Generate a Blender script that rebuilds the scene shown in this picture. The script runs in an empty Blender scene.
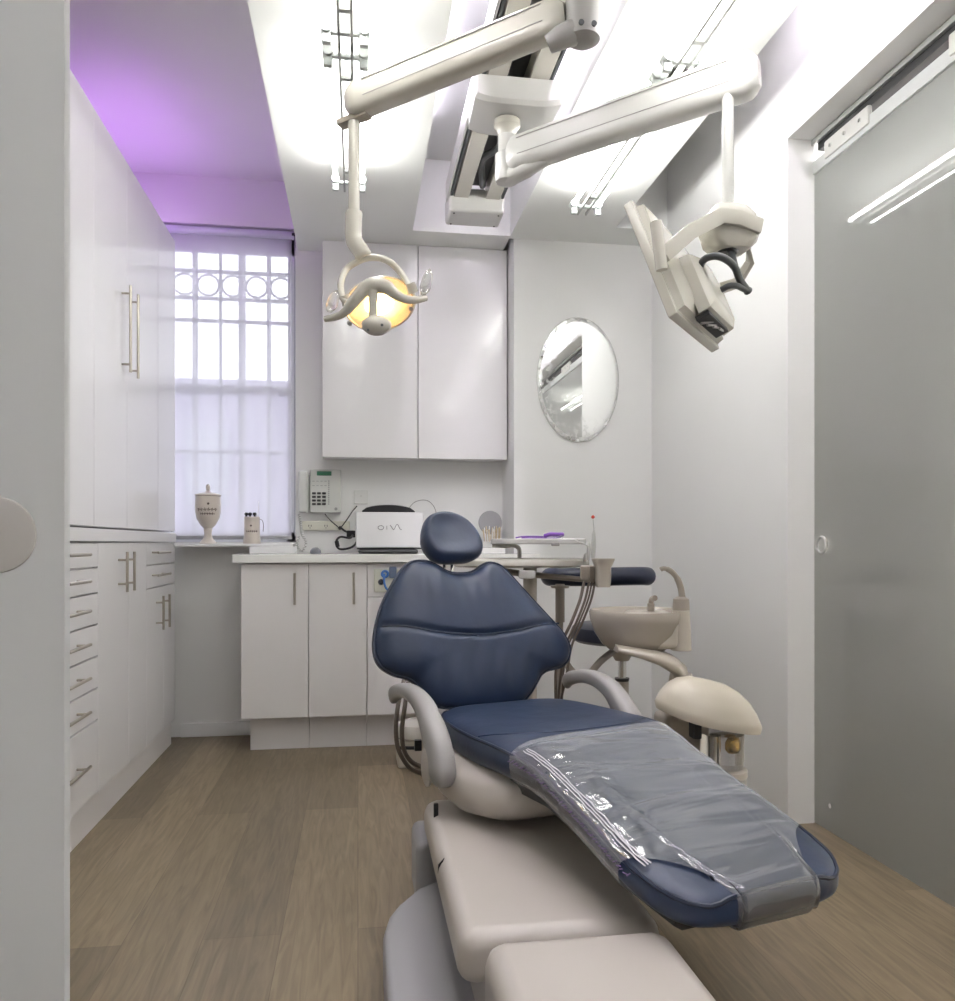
import bpy, bmesh, math, random
from mathutils import Vector, Matrix
from mathutils import noise as mnoise
random.seed(7)
sc = bpy.context.scene
COL = sc.collection
PI = math.pi
H = 0.98                      # camera height
TH = math.radians(8.5)        # camera turned to the right of the room's axis
S, C = math.sin(TH), math.cos(TH)
F, CX, HY = 800.0, 477.5, 543.0
# ------------------------------------------------------------------ measuring helpers
def W(u, v, z): return Vector((u*C+v*S, -u*S+v*C, z))
def at(x, y, v): return W((x-CX)/F*v, v, H+(HY-y)/F*v)
def onY(x, y, Y):
    k = (x-CX)/F; return at(x, y, Y/(C-k*S))
def onX(x, y, X):
    k = (x-CX)/F; return at(x, y, X/(k*C+S))
def onZ(x, y, z): return at(x, y, (H-z)*F/(y-HY))
def onP(x, y, p, n):
    o = Vector((0, 0, H)); d = at(x, y, 1.0)-o
    return o+d*((p-o).dot(n)/d.dot(n))
# ------------------------------------------------------------------ materials
MATS = {}
def new_mat(name):
    m = bpy.data.materials.new(name); m.use_nodes = True
    nt = m.node_tree; b = nt.nodes['Principled BSDF']
    MATS[name] = m
    return m, nt, b
def mat(name, col, rough=.5, metal=0, spec=.5, coat=0, bump=0, bscale=200, var=0, vscale=5, coatr=.05, bstretch=(1, 1, 1), trans=0, alpha=1):
    m, nt, b = new_mat(name)
    b.inputs['Base Color'].default_value = (*col, 1)
    b.inputs['Roughness'].default_value = rough
    b.inputs['Metallic'].default_value = metal
    b.inputs['Specular IOR Level'].default_value = spec
    b.inputs['Coat Weight'].default_value = coat
    b.inputs['Coat Roughness'].default_value = coatr
    b.inputs['Transmission Weight'].default_value = trans
    b.inputs['Alpha'].default_value = alpha
    tc = nt.nodes.new('ShaderNodeTexCoord')
    n1 = nt.nodes.new('ShaderNodeTexNoise'); n1.inputs['Scale'].default_value = vscale; n1.inputs['Detail'].default_value = 4
    nt.links.new(tc.outputs['Object'], n1.inputs['Vector'])
    mx = nt.nodes.new('ShaderNodeMix'); mx.data_type = 'RGBA'
    a = max(var, .015)
    mx.inputs['A'].default_value = (*[c*(1-a) for c in col], 1)
    mx.inputs['B'].default_value = (*[min(1, c*(1+a)) for c in col], 1)
    nt.links.new(n1.outputs['Fac'], mx.inputs['Factor']); nt.links.new(mx.outputs['Result'], b.inputs['Base Color'])
    if bump:
        mp = nt.nodes.new('ShaderNodeMapping'); mp.inputs['Scale'].default_value = bstretch
        nt.links.new(tc.outputs['Object'], mp.inputs['Vector'])
        n = nt.nodes.new('ShaderNodeTexNoise'); n.inputs['Scale'].default_value = bscale; n.inputs['Detail'].default_value = 3
        nt.links.new(mp.outputs['Vector'], n.inputs['Vector'])
        bp = nt.nodes.new('ShaderNodeBump'); bp.inputs['Strength'].default_value = bump; bp.inputs['Distance'].default_value = .01
        nt.links.new(n.outputs['Fac'], bp.inputs['Height']); nt.links.new(bp.outputs['Normal'], b.inputs['Normal'])
    return m
def emit(name, col, st):
    m, nt, b = new_mat(name)
    b.inputs['Base Color'].default_value = (*col, 1)
    b.inputs['Emission Color'].default_value = (*col, 1); b.inputs['Emission Strength'].default_value = st
    return m
EXPO = 0.12
wallm = mat('wall_paint', (.80, .80, .79), .6, bump=.02, bscale=90)
ceilm = mat('ceiling_paint', (.80, .81, .79), .7, bump=.02, bscale=90)
trimm = mat('trim_paint', (.82, .82, .82), .4)
lacq = mat('white_lacquer', (.80, .79, .80), .30, spec=.4, coat=.22, coatr=.10)
gloss = mat('gloss_lacquer', (.80, .79, .80), .22, coat=.4, coatr=.08)
lacq2 = mat('satin_white_laminate', (.78, .76, .76), .3)
quartz = mat('white_worktop', (.88, .88, .85), .2, coat=.3)
steel = mat('brushed_steel', (.50, .46, .40), .3, metal=1)
chrome = mat('chrome', (.8, .8, .8), .12, metal=1)
dark = mat('dark_slot', (.02, .02, .022), .6)
black = mat('black_plastic', (.015, .015, .017), .35)
navy = mat('navy_upholstery', (.013, .025, .058), .42, spec=.4, coat=.15, coatr=.35, bump=.25, bscale=14, var=.12, vscale=9)
navy_d = mat('navy_piping', (.012, .02, .045), .4)
navy_s = mat('navy_stool_vinyl', (.012, .018, .04), .4, bump=.05)
beige = mat('beige_plastic', (.50, .455, .39), .35, coat=.2)
beige_l = mat('pale_beige_plastic', (.45, .415, .375), .38, coat=.12)
cream = mat('cream_enamel', (.50, .48, .425), .25, coat=.35)
offw = mat('off_white_enamel', (.56, .555, .535), .28, coat=.35)
greyp = mat('grey_plastic', (.30, .29, .28), .4)
taupe = mat('taupe_plastic', (.33, .29, .245), .35, coat=.2)
hosem = mat('brown_hose', (.12, .095, .075), .45)
skirt = mat('grey_skirt_rubber', (.31, .305, .315), .5)
alum = mat('aluminium', (.62, .62, .60), .32, metal=.9)
railgrey = mat('rail_grey', (.42, .43, .42), .4, metal=.3)
darkgrey = mat('dark_grey_rubber', (.06, .065, .07), .45)
ceramic = mat('cream_ceramic', (.62, .56, .50), .35, coat=.3, var=.06, vscale=20)
inkm = mat('brown_ink', (.10, .07, .06), .6)
silver = mat('silver_laptop', (.70, .70, .71), .3, metal=.35)
phonem = mat('phone_grey', (.56, .57, .54), .45)
phonek = mat('phone_keys', (.05, .05, .05), .5)
lcd = mat('green_lcd', (.02, .16, .08), .3)
blueh = mat('blue_tube', (.04, .15, .45), .35)
violet = mat('violet_plastic', (.14, .045, .30), .35)
redm = mat('red_plastic', (.5, .04, .02), .4)
papr = mat('paper_white', (.8, .8, .78), .7)
straw = mat('pale_wood_stick', (.6, .48, .3), .7)
ivory = mat('ivory_plate', (.66, .65, .56), .45)
brass = mat('brass', (.7, .45, .12), .25, metal=1)
clear = mat('clear_acrylic', (.9, .9, .92), .06, trans=.92)
handle_cover = mat('clear_handle_film', (.85, .84, .82), .15, trans=.75)
iron = mat('painted_iron', (.55, .55, .57), .5)
sashm = mat('sash_paint', (.75, .76, .80), .4)
brick = mat('rendered_facade', (.34, .32, .40), .9, var=.2, vscale=1.5)
facwin = mat('facade_window', (.30, .31, .36), .3)
tube_m = emit('fluorescent_tube', (1, .99, .96), 44)
led_w = emit('led_white_lilac', (.95, .86, 1.0), 45)
led_p = emit('led_purple', (.64, .26, 1.0), 27)
bulb = emit('dental_bulb', (1, .72, .30), 12)
# mirror
mir, nt, b = new_mat('mirror_glass')
b.inputs['Metallic'].default_value = 1; b.inputs['Base Color'].default_value = (.9, .91, .9, 1)
tc = nt.nodes.new('ShaderNodeTexCoord'); vo = nt.nodes.new('ShaderNodeTexNoise'); vo.inputs['Scale'].default_value = 38; vo.inputs['Detail'].default_value = 2
nt.links.new(tc.outputs['Object'], vo.inputs['Vector'])
ln = nt.nodes.new('ShaderNodeVectorMath'); ln.operation = 'MULTIPLY'; ln.inputs[1].default_value = (1/.21, 0, 1/.31)
nt.links.new(tc.outputs['Object'], ln.inputs[0])
l2 = nt.nodes.new('ShaderNodeVectorMath'); l2.operation = 'LENGTH'; nt.links.new(ln.outputs['Vector'], l2.inputs[0])
mr = nt.nodes.new('ShaderNodeMapRange'); mr.inputs['From Min'].default_value = .55; mr.inputs['From Max'].default_value = 1.0
nt.links.new(l2.outputs['Value'], mr.inputs['Value'])
cr = nt.nodes.new('ShaderNodeMapRange'); cr.inputs['From Min'].default_value = .50; cr.inputs['From Max'].default_value = .56
nt.links.new(vo.outputs['Fac'], cr.inputs['Value'])
mu = nt.nodes.new('ShaderNodeMath'); mu.operation = 'MULTIPLY'
nt.links.new(mr.outputs['Result'], mu.inputs[0]); nt.links.new(cr.outputs['Result'], mu.inputs[1])
m3 = nt.nodes.new('ShaderNodeMapRange'); m3.inputs['To Min'].default_value = .01; m3.inputs['To Max'].default_value = .30
nt.links.new(mu.outputs['Value'], m3.inputs['Value']); nt.links.new(m3.outputs['Result'], b.inputs['Roughness'])
# floor: oak planks running along Y
flm, nt, b = new_mat('oak_planks')
tc = nt.nodes.new('ShaderNodeTexCoord')
mp = nt.nodes.new('ShaderNodeMapping'); mp.inputs['Rotation'].default_value = (0, 0, PI/2)
nt.links.new(tc.outputs['Object'], mp.inputs['Vector'])
bk = nt.nodes.new('ShaderNodeTexBrick'); bk.offset = .37; bk.inputs['Scale'].default_value = 1
bk.inputs['Brick Width'].default_value = 1.5; bk.inputs['Row Height'].default_value = .19
bk.inputs['Mortar Size'].default_value = .0012; bk.inputs['Mortar Smooth'].default_value = .3
bk.inputs['Color1'].default_value = (.265, .205, .130, 1); bk.inputs['Color2'].default_value = (.172, .134, .086, 1); bk.inputs['Mortar'].default_value = (.15, .11, .07, 1)
bk.inputs['Bias'].default_value = 0
nt.links.new(mp.outputs['Vector'], bk.inputs['Vector'])
m2 = nt.nodes.new('ShaderNodeMapping'); m2.inputs['Scale'].default_value = (26, 2.2, 1)
nt.links.new(tc.outputs['Object'], m2.inputs['Vector'])
gn = nt.nodes.new('ShaderNodeTexNoise'); gn.inputs['Scale'].default_value = 1.6; gn.inputs['Detail'].default_value = 8; gn.inputs['Distortion'].default_value = 1.6
nt.links.new(m2.outputs['Vector'], gn.inputs['Vector'])
cr = nt.nodes.new('ShaderNodeValToRGB'); cr.color_ramp.elements[0].position = .3; cr.color_ramp.elements[0].color = (.60, .59, .57, 1)
cr.color_ramp.elements[1].position = .7; cr.color_ramp.elements[1].color = (1.12, 1.12, 1.12, 1)
nt.links.new(gn.outputs['Fac'], cr.inputs['Fac'])
mx = nt.nodes.new('ShaderNodeMix'); mx.data_type = 'RGBA'; mx.blend_type = 'MULTIPLY'; mx.inputs['Factor'].default_value = .8
nt.links.new(bk.outputs['Color'], mx.inputs['A']); nt.links.new(cr.outputs['Color'], mx.inputs['B'])
nt.links.new(mx.outputs['Result'], b.inputs['Base Color']); b.inputs['Roughness'].default_value = .38
bp = nt.nodes.new('ShaderNodeBump'); bp.inputs['Strength'].default_value = .12; bp.inputs['Distance'].default_value = .004
nt.links.new(gn.outputs['Fac'], bp.inputs['Height']); nt.links.new(bp.outputs['Normal'], b.inputs['Normal'])
# frosted glass: grey translucent body under a polished face
def frosted(name, col, tr=.45, fres=1.5, grough=.03, refr=0):
    m, nt, b = new_mat(name); nt.nodes.remove(b); out = nt.nodes['Material Output']
    d = nt.nodes.new('ShaderNodeBsdfDiffuse'); d.inputs['Color'].default_value = (*col, 1)
    if refr:
        t = nt.nodes.new('ShaderNodeBsdfRefraction'); t.inputs['Roughness'].default_value = refr; t.inputs['IOR'].default_value = 1.25; t.inputs['Color'].default_value = (.92, .93, .90, 1)
    else:
        t = nt.nodes.new('ShaderNodeBsdfTranslucent'); t.inputs['Color'].default_value = (*col, 1)
    g = nt.nodes.new('ShaderNodeBsdfGlossy'); g.inputs['Roughness'].default_value = grough
    f = nt.nodes.new('ShaderNodeFresnel'); f.inputs['IOR'].default_value = fres
    tx = nt.nodes.new('ShaderNodeTexNoise'); tx.inputs['Scale'].default_value = 3
    a = nt.nodes.new('ShaderNodeMixShader'); a.inputs[0].default_value = tr
    nt.links.new(d.outputs[0], a.inputs[1]); nt.links.new(t.outputs[0], a.inputs[2])
    if refr:
        t2 = nt.nodes.new('ShaderNodeBsdfTranslucent'); t2.inputs['Color'].default_value = (*col, 1)
        a2 = nt.nodes.new('ShaderNodeMixShader'); a2.inputs[0].default_value = .32
        nt.links.new(a.outputs[0], a2.inputs[1]); nt.links.new(t2.outputs[0], a2.inputs[2]); a = a2
    c = nt.nodes.new('ShaderNodeMixShader'); nt.links.new(f.outputs[0], c.inputs[0])
    nt.links.new(a.outputs[0], c.inputs[1]); nt.links.new(g.outputs[0], c.inputs[2])
    nt.links.new(c.outputs[0], out.inputs['Surface'])
    return m
frost = frosted('frosted_glass', (.55, .56, .54), .75, 1.7, .02, .35)
frost2 = frosted('frosted_glass_near', (.87, .88, .885), .5, 1.3, .12)
# thin panes and sheer fabric
def sheer(name, col, a, rough=None):
    m, nt, b = new_mat(name); nt.nodes.remove(b); out = nt.nodes['Material Output']
    t = nt.nodes.new('ShaderNodeBsdfTransparent')
    if rough is None:
        d = nt.nodes.new('ShaderNodeBsdfDiffuse'); d.inputs['Color'].default_value = (*col, 1)
        l = nt.nodes.new('ShaderNodeBsdfTranslucent'); l.inputs['Color'].default_value = (*col, 1)
        s = nt.nodes.new('ShaderNodeMixShader'); s.inputs[0].default_value = .5
        nt.links.new(d.outputs[0], s.inputs[1]); nt.links.new(l.outputs[0], s.inputs[2])
    else:
        s = nt.nodes.new('ShaderNodeBsdfGlossy'); s.inputs['Roughness'].default_value = rough; s.inputs['Color'].default_value = (*col, 1)
    x = nt.nodes.new('ShaderNodeMixShader'); x.inputs[0].default_value = a
    nt.links.new(t.outputs[0], x.inputs[1]); nt.links.new(s.outputs[0], x.inputs[2])
    nt.links.new(x.outputs[0], out.inputs['Surface'])
    return m
shade_m = sheer('sheer_shade_fabric', (.82, .81, .88), .62)
pane_m = sheer('window_pane', (.9, .95, 1), .08, .02)
# wrinkled clear film over the leg rest
film, nt, b = new_mat('clear_film'); nt.nodes.remove(b); out = nt.nodes['Material Output']
t = nt.nodes.new('ShaderNodeBsdfTransparent'); t.inputs['Color'].default_value = (.95, .95, .97, 1)
g = nt.nodes.new('ShaderNodeBsdfGlossy'); g.inputs['Roughness'].default_value = .12
d = nt.nodes.new('ShaderNodeBsdfDiffuse'); d.inputs['Color'].default_value = (.72, .77, .84, 1)
gd = nt.nodes.new('ShaderNodeMixShader'); gd.inputs[0].default_value = .33
nt.links.new(g.outputs[0], gd.inputs[1]); nt.links.new(d.outputs[0], gd.inputs[2])
tc = nt.nodes.new('ShaderNodeTexCoord')
mp = nt.nodes.new('ShaderNodeMapping'); mp.inputs['Scale'].default_value = (2.0, 9, 3)
nt.links.new(tc.outputs['Object'], mp.inputs['Vector'])
n = nt.nodes.new('ShaderNodeTexNoise'); n.inputs['Scale'].default_value = 1.5; n.inputs['Detail'].default_value = 2; n.inputs['Distortion'].default_value = .6
nt.links.new(mp.outputs['Vector'], n.inputs['Vector'])
bp = nt.nodes.new('ShaderNodeBump'); bp.inputs['Strength'].default_value = .55; bp.inputs['Distance'].default_value = .02
nt.links.new(n.outputs['Fac'], bp.inputs['Height']); nt.links.new(bp.outputs['Normal'], g.inputs['Normal'])
f = nt.nodes.new('ShaderNodeFresnel'); f.inputs['IOR'].default_value = 1.75; nt.links.new(bp.outputs['Normal'], f.inputs['Normal'])
ad = nt.nodes.new('ShaderNodeMath'); ad.operation = 'MULTIPLY_ADD'; ad.inputs[1].default_value = 1.5; ad.inputs[2].default_value = .12; ad.use_clamp = True
nt.links.new(f.outputs[0], ad.inputs[0])
x = nt.nodes.new('ShaderNodeMixShader'); nt.links.new(ad.outputs[0], x.inputs[0]); nt.links.new(t.outputs[0], x.inputs[1]); nt.links.new(gd.outputs[0], x.inputs[2])
nt.links.new(x.outputs[0], out.inputs['Surface'])
# ------------------------------------------------------------------ mesh builder
XF = {}       # world matrix per object name
class MB:
    def __init__(s): s.bm = bmesh.new(); s.wn = False
    def box(s, x0, x1, y0, y1, z0, z1, bev=0, seg=2, mtx=None):
        vs = [s.bm.verts.new((x, y, z)) for x in (x0, x1) for y in (y0, y1) for z in (z0, z1)]
        fs = [(0, 1, 3, 2), (4, 6, 7, 5), (0, 4, 5, 1), (2, 3, 7, 6), (0, 2, 6, 4), (1, 5, 7, 3)]
        faces = [s.bm.faces.new([vs[i] for i in f]) for f in fs]
        if mtx is not None: bmesh.ops.transform(s.bm, matrix=mtx, verts=vs)
        if bev:
            s.wn = True
            es = list({e for f in faces for e in f.edges})
            bmesh.ops.bevel(s.bm, geom=es, offset=bev, segments=seg, profile=.5, affect='EDGES', clamp_overlap=True)
        return s
    def loft(s, rings, closed=True, cap=True):
        rv = [[s.bm.verts.new(p) for p in r] for r in rings]
        n = len(rv[0])
        for a, b in zip(rv, rv[1:]):
            for i in range(n if closed else n-1):
                j = (i+1) % n
                s.bm.faces.new((a[i], a[j], b[j], b[i]))
        if cap:
            s.bm.faces.new(rv[0][::-1]); s.bm.faces.new(rv[-1])
        return s
    def tube(s, pts, r, n=10, cap=True, flat=1.0):
        pts = [Vector(p) for p in pts]
        rs = r if isinstance(r, (list, tuple)) else [r]*len(pts)
        T = []
        for i in range(len(pts)):
            a = pts[max(i-1, 0)]; b = pts[min(i+1, len(pts)-1)]
            T.append((b-a).normalized())
        up = Vector((0, 0, 1)) if abs(T[0].z) < .9 else Vector((0, 1, 0))
        nrm = T[0].cross(up).normalized(); rings = []
        for p, t, q in zip(pts, T, rs):
            nrm = (nrm - t*nrm.dot(t)).normalized(); bi = t.cross(nrm)
            rings.append([p+(nrm*math.cos(2*PI*k/n)+bi*math.sin(2*PI*k/n)*flat)*q for k in range(n)])
        return s.loft(rings, True, cap)
    def cyl(s, a, b, r, r2=None, n=20): return s.tube([a, b], [r, r if r2 is None else r2], n)
    def lathe(s, prof, o, ax=(0, 0, 1), n=28, sx=1, sy=1, cap=True):
        o = Vector(o); ax = Vector(ax).normalized()
        q = Vector((0, 0, 1)).rotation_difference(ax)
        rings = [[o+q@Vector((r*sx*math.cos(2*PI*k/n), r*sy*math.sin(2*PI*k/n), z)) for k in range(n)] for r, z in prof]
        return s.loft(rings, True, cap)
    def prism(s, poly, d, bev=0):
        """closed polygon of 3D points extruded by vector d"""
        a = [s.bm.verts.new(p) for p in poly]; b = [s.bm.verts.new(Vector(p)+Vector(d)) for p in poly]
        n = len(a); fs = [s.bm.faces.new(a[::-1]), s.bm.faces.new(b)]
        for i in range(n): fs.append(s.bm.faces.new((a[i], a[(i+1) % n], b[(i+1) % n], b[i])))
        if bev:
            s.wn = True
            es = list({e for f in fs for e in f.edges})
            bmesh.ops.bevel(s.bm, geom=es, offset=bev, segments=2, profile=.5, affect='EDGES', clamp_overlap=True)
        return s
    def torus(s, o, ax, R, r, n=28, m=8, a0=0, a1=2*PI, sx=1, sy=1):
        q = Vector((0, 0, 1)).rotation_difference(Vector(ax).normalized()); o = Vector(o)
        full = abs(a1-a0-2*PI) < 1e-5
        pts = [o+q@Vector((R*sx*math.cos(a0+(a1-a0)*i/n), R*sy*math.sin(a0+(a1-a0)*i/n), 0)) for i in range(n+1)]
        return s.tube(pts, r, m, cap=not full)
    def build(s, name, m, parent=None, local=False, sub=0, ang=38):
        bmesh.ops.recalc_face_normals(s.bm, faces=s.bm.faces)
        me = bpy.data.meshes.new(name); s.bm.to_mesh(me); s.bm.free()
        me.materials.append(m)
        ob = bpy.data.objects.new(name, me); COL.objects.link(ob)
        if parent is not None:
            M = XF[parent.name]; ob.parent = parent; XF[ob.name] = M
            if not local: me.transform(M.inverted())
        else: XF[ob.name] = Matrix.Identity(4)
        for p in me.polygons: p.use_smooth = True
        me.set_sharp_from_angle(angle=math.radians(ang))
        if s.wn:
            md = ob.modifiers.new('weighted', 'WEIGHTED_NORMAL'); md.keep_sharp = True; md.weight = 100
        if sub:
            md = ob.modifiers.new('sub', 'SUBSURF'); md.levels = sub; md.render_levels = sub
        return ob
def thing(name, label, cat, loc, rotz=0, group=None):
    o = bpy.data.objects.new(name, None); COL.objects.link(o); o.empty_display_size = .05
    o.location = loc; o.rotation_euler = (0, 0, rotz)
    XF[o.name] = Matrix.Translation(Vector(loc)) @ Matrix.Rotation(rotz, 4, 'Z')
    o['label'] = label; o['category'] = cat
    if group: o['group'] = group
    return o
def tag(o, label, cat, group=None, kind=None):
    o['label'] = label; o['category'] = cat
    if group: o['group'] = group
    if kind: o['kind'] = kind
    # origin to the mesh's base so the object sits where it stands
    me = o.data
    xs = [v.co for v in me.vertices]
    c = Vector(((min(v.x for v in xs)+max(v.x for v in xs))/2, (min(v.y for v in xs)+max(v.y for v in xs))/2, min(v.z for v in xs)))
    me.transform(Matrix.Translation(-c)); o.location = c
    return o
def struct(o): o['kind'] = 'structure'; return o
def curve(pts, n=8):
    """Catmull-Rom through points"""
    P = [Vector(p) for p in pts]; P = [P[0]*2-P[1]]+P+[P[-1]*2-P[-2]]; out = []
    for i in range(1, len(P)-2):
        for k in range(n):
            t = k/n; a, b, c, d = P[i-1:i+3]
            out.append(.5*((2*b)+(c-a)*t+(2*a-5*b+4*c-d)*t*t+(3*b-a-3*c+d)*t**3))
    out.append(P[-2]); return out
def interp(tab, x):
    """smooth table lookup, rows (x, a, b, ...)"""
    if x <= tab[0][0]: return tab[0][1:]
    if x >= tab[-1][0]: return tab[-1][1:]
    for i in range(len(tab)-1):
        if tab[i][0] <= x <= tab[i+1][0]:
            t = (x-tab[i][0])/(tab[i+1][0]-tab[i][0])
            res = []
            for k in range(1, len(tab[0])):
                p0 = tab[max(i-1, 0)]; p1 = tab[i]; p2 = tab[i+1]; p3 = tab[min(i+2, len(tab)-1)]
                m1 = (p2[k]-p0[k])/max(p2[0]-p0[0], 1e-6)*(p2[0]-p1[0]); m2 = (p3[k]-p1[k])/max(p3[0]-p1[0], 1e-6)*(p2[0]-p1[0])
                res.append((2*t**3-3*t*t+1)*p1[k]+(t**3-2*t*t+t)*m1+(-2*t**3+3*t*t)*p2[k]+(t**3-t*t)*m2)
            return res
#==================================================================== THE SETTING
XL, XR, XRo = -1.48, 1.48, 1.58       # left wall, right wall inner / outer face
YB, YM, YF = 4.22, 3.90, -1.3         # window wall, mirror wall, wall behind the camera
ZD, ZC = 2.49, 2.84                   # dropped ceiling, upper ceiling
XN = .766                             # niche return
struct(MB().box(XL-.1, 4.0, YF-.1, YB+.02, -.08, 0).build('floor', flm))
struct(MB().box(XL-.1, 4.0, YF-.1, YB+.15, ZC, ZC+.08).build('ceiling', ceilm))
struct(MB().box(XL-.1, XL, YF-.1, YB+.15, 0, ZC).build('wall_left', wallm))
struct(MB().box(XL, XR, YF-.1, YF, 0, ZC).build('wall_front', wallm))
wx0, wx1, wz0, wz1 = -1.08, -.318, .985, 2.60   # window opening
m = MB(); WT = .15
m.box(XL, wx0, YB, YB+WT, 0, ZC); m.box(wx1, XN, YB, YB+WT, 0, ZC)
m.box(wx0, wx1, YB, YB+WT, 0, wz0); m.box(wx0, wx1, YB, YB+WT, wz1, ZC)
struct(m.build('wall_back', wallm))
struct(MB().box(XN, XRo, YM, YB+WT, 0, ZC).build('wall_mirror', wallm))
YJ = 2.595                               # far jamb of the sliding door opening
ZH = 2.388
m = MB(); m.box(XR, XRo, YJ, YM, 0, ZC); m.box(XR, XRo, YF-.1, YJ, ZH, ZC); m.box(XR, XRo, YF-.1, -.2, 0, ZH)
struct(m.build('wall_right', wallm))
# dropped ceiling fields, with the slot for the equipment rail between them
struct(MB().box(-.305, .262, YF, YB, ZD, ZC).build('trim_1', ceilm))
struct(MB().box(.742, 1.222, YF, YM, ZD, ZC).build('trim_2', ceilm))
struct(MB().box(.262, .742, 3.87, YB, ZD, ZC).build('trim_3', ceilm))
struct(MB().box(1.222, XR, 3.69, YM, ZD, ZC).build('trim_4', ceilm))
# baseboards
struct(MB().box(-.885, -.50, YB-.015, YB, 0, .07, .004).build('baseboard_back', trimm))
struct(MB().box(XR-.012, XR, YJ+.1, YM, 0, .005).build('baseboard_right', trimm))
# room beyond the sliding glass
struct(MB().box(3.2, 3.3, YF, YB, 0, ZC).build('wall_beyond', mat('beyond_paint', (.82, .76, .74), .8)))
struct(MB().box(XRo, 3.3, 3.9, 4.0, 0, ZC).build('wall_beyond_back', wallm))
struct(MB().box(XRo, 3.3, YF-.1, YF, 0, ZC).build('wall_beyond_front', wallm))
# jamb lining + track over the glass
struct(MB().box(XRo-.012, XRo, YF, YJ, ZH-.02, ZH-.001).build('trim_5', railgrey))
struct(MB().box(XRo+.001, XRo+.05, YF, YJ-.02, ZH-.045, ZH+.02).build('trim_6', dark))
# sliding door: frosted pane, clamps, round pull
dr = thing('door_1', 'x', 'x', (XRo+.02, 1.2, 0)); del dr['label']; del dr['category']; dr['kind'] = 'structure'
g0, g1 = XRo+.004, XRo+.014
MB().box(g0, g1, -.4, YJ+.06, .001, 2.315).build('glass_pane', frost, dr)
MB().box(g0-.010, g0, -.4, YJ+.05, 2.268, 2.312).build('top_rail', mat('rail_alu', (.52, .53, .53), .4, metal=.3), dr)
for yy in (2.42, 1.84):
    k = MB(); k.box(g0-.016, g0, yy-.14, yy+.10, 2.285, 2.345, .006)
    cl = k.build('roller_clamp', offw, dr)
    k = MB()
    for q in range(3): k.cyl((g0-.02, yy-.10+q*.08, 2.315), (g0-.016, yy-.10+q*.08, 2.315), .006, n=12)
    k.build('bolt', chrome, cl)
pp = onX(822.5, 545, g0)
m = MB(); m.torus((g0-.004, pp.y, pp.z), (1, 0, 0), .028, .005); m.lathe([(.001, -.003), (.025, -.003), (.025, .001)], (g0-.001, pp.y, pp.z), (-1, 0, 0))
m.build('finger_pull', offw, dr)
MB().cyl((g0-.004, pp.y-.05, .09), (g0+.001, pp.y-.05, .09), .008, n=12).build('guide_bolt', chrome, dr)
# foreground: edge of the frosted door leaf beside the camera
fy = .67
e = onY(64.5, 543, fy)
dn = thing('door_2', 'x', 'x', (e.x-.45, fy, 0)); del dn['label']; del dn['category']; dn['kind'] = 'structure'
MB().box(e.x-.95, e.x, fy, fy+.012, .008, 2.3).build('glass_pane', frost2, dn)
pp = onY(-4, 535, fy)
MB().lathe([(.001, .002), (.026, .0024), (.029, .0016), (.030, 0)], (pp.x, fy+.0005, pp.z), (0, -1, 0), n=40).build('finger_pull', mat('pull_disc', (.50, .48, .46), .45), dn)
# window: sashes, panes, grille, sill
wn = thing('window_1', 'x', 'x', ((wx0+wx1)/2, YB+.1, wz0)); del wn['label']; del wn['category']; wn['kind'] = 'structure'
def wz(y): return H+(HY-y)/F*4.2
def wxp(x): return onY(x, 400, 4.30).x
m = MB(); yy0, yy1 = YB+.075, YB+.105
zr = wz(391)
m.box(wx0, wx0+.04, yy0, yy1, wz0, wz1); m.box(wx1-.045, wx1, yy0, yy1, wz0, wz1)
m.box(wx0, wx1, yy0, yy1, 2.487, wz1); m.box(wx0, wx1, yy0, yy1, wz0, wz0+.05)
m.build('window_frame', sashm, wn)
MB().box(wx0+.04, wx1-.045, yy0-.012, yy1+.01, zr-.026, zr+.02, .004).build('meeting_rail', sashm, wn)
m = MB()
for px_ in (193.6, 242.5, 268): 
    X = wxp(px_); m.box(X-.006, X+.006, yy0+.005, yy1-.005, wz0+.05, wz1-.055)
m.box(wx0, wx1, yy0+.005, yy1-.005, wz(323.5)-.008, wz(323.5)+.008)
m.build('glazing_bar', sashm, wn)
MB().box(wx0+.04, wx1-.045, yy0+.012, yy0+.016, wz0+.05, wz1-.055).build('glass_pane', pane_m, wn)
m = MB(); gy = YB+.19
def gxp(x): return onY(x, 400, gy).x
for px_ in (171, 196, 220.5, 240, 244, 269.5, 294):
    X = gxp(px_); m.box(X-.008, X+.008, gy, gy+.014, wz0-.05, 2.62)
for py_ in (272, 299, 452): Z = H+(HY-py_)/F*4.26; m.box(wx0-.1, wx1+.1, gy, gy+.014, Z-.009, Z+.009)
for px_ in (184, 208, 232.5, 256.5, 281):
    X = gxp(px_); Z = H+(HY-285.5)/F*4.26; m.torus((X, gy+.007, Z), (0, 1, 0), .055, .006, n=28, m=6)
gr = m.build('window_grille', iron); tag(gr, 'white iron grille with a row of rings outside the window', 'grille')
MB().box(-.884, wx1+.0, YB-.16, YB+.15, wz0-.022, wz0-.008, .003).build('window_sill', trimm, wn)
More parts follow.
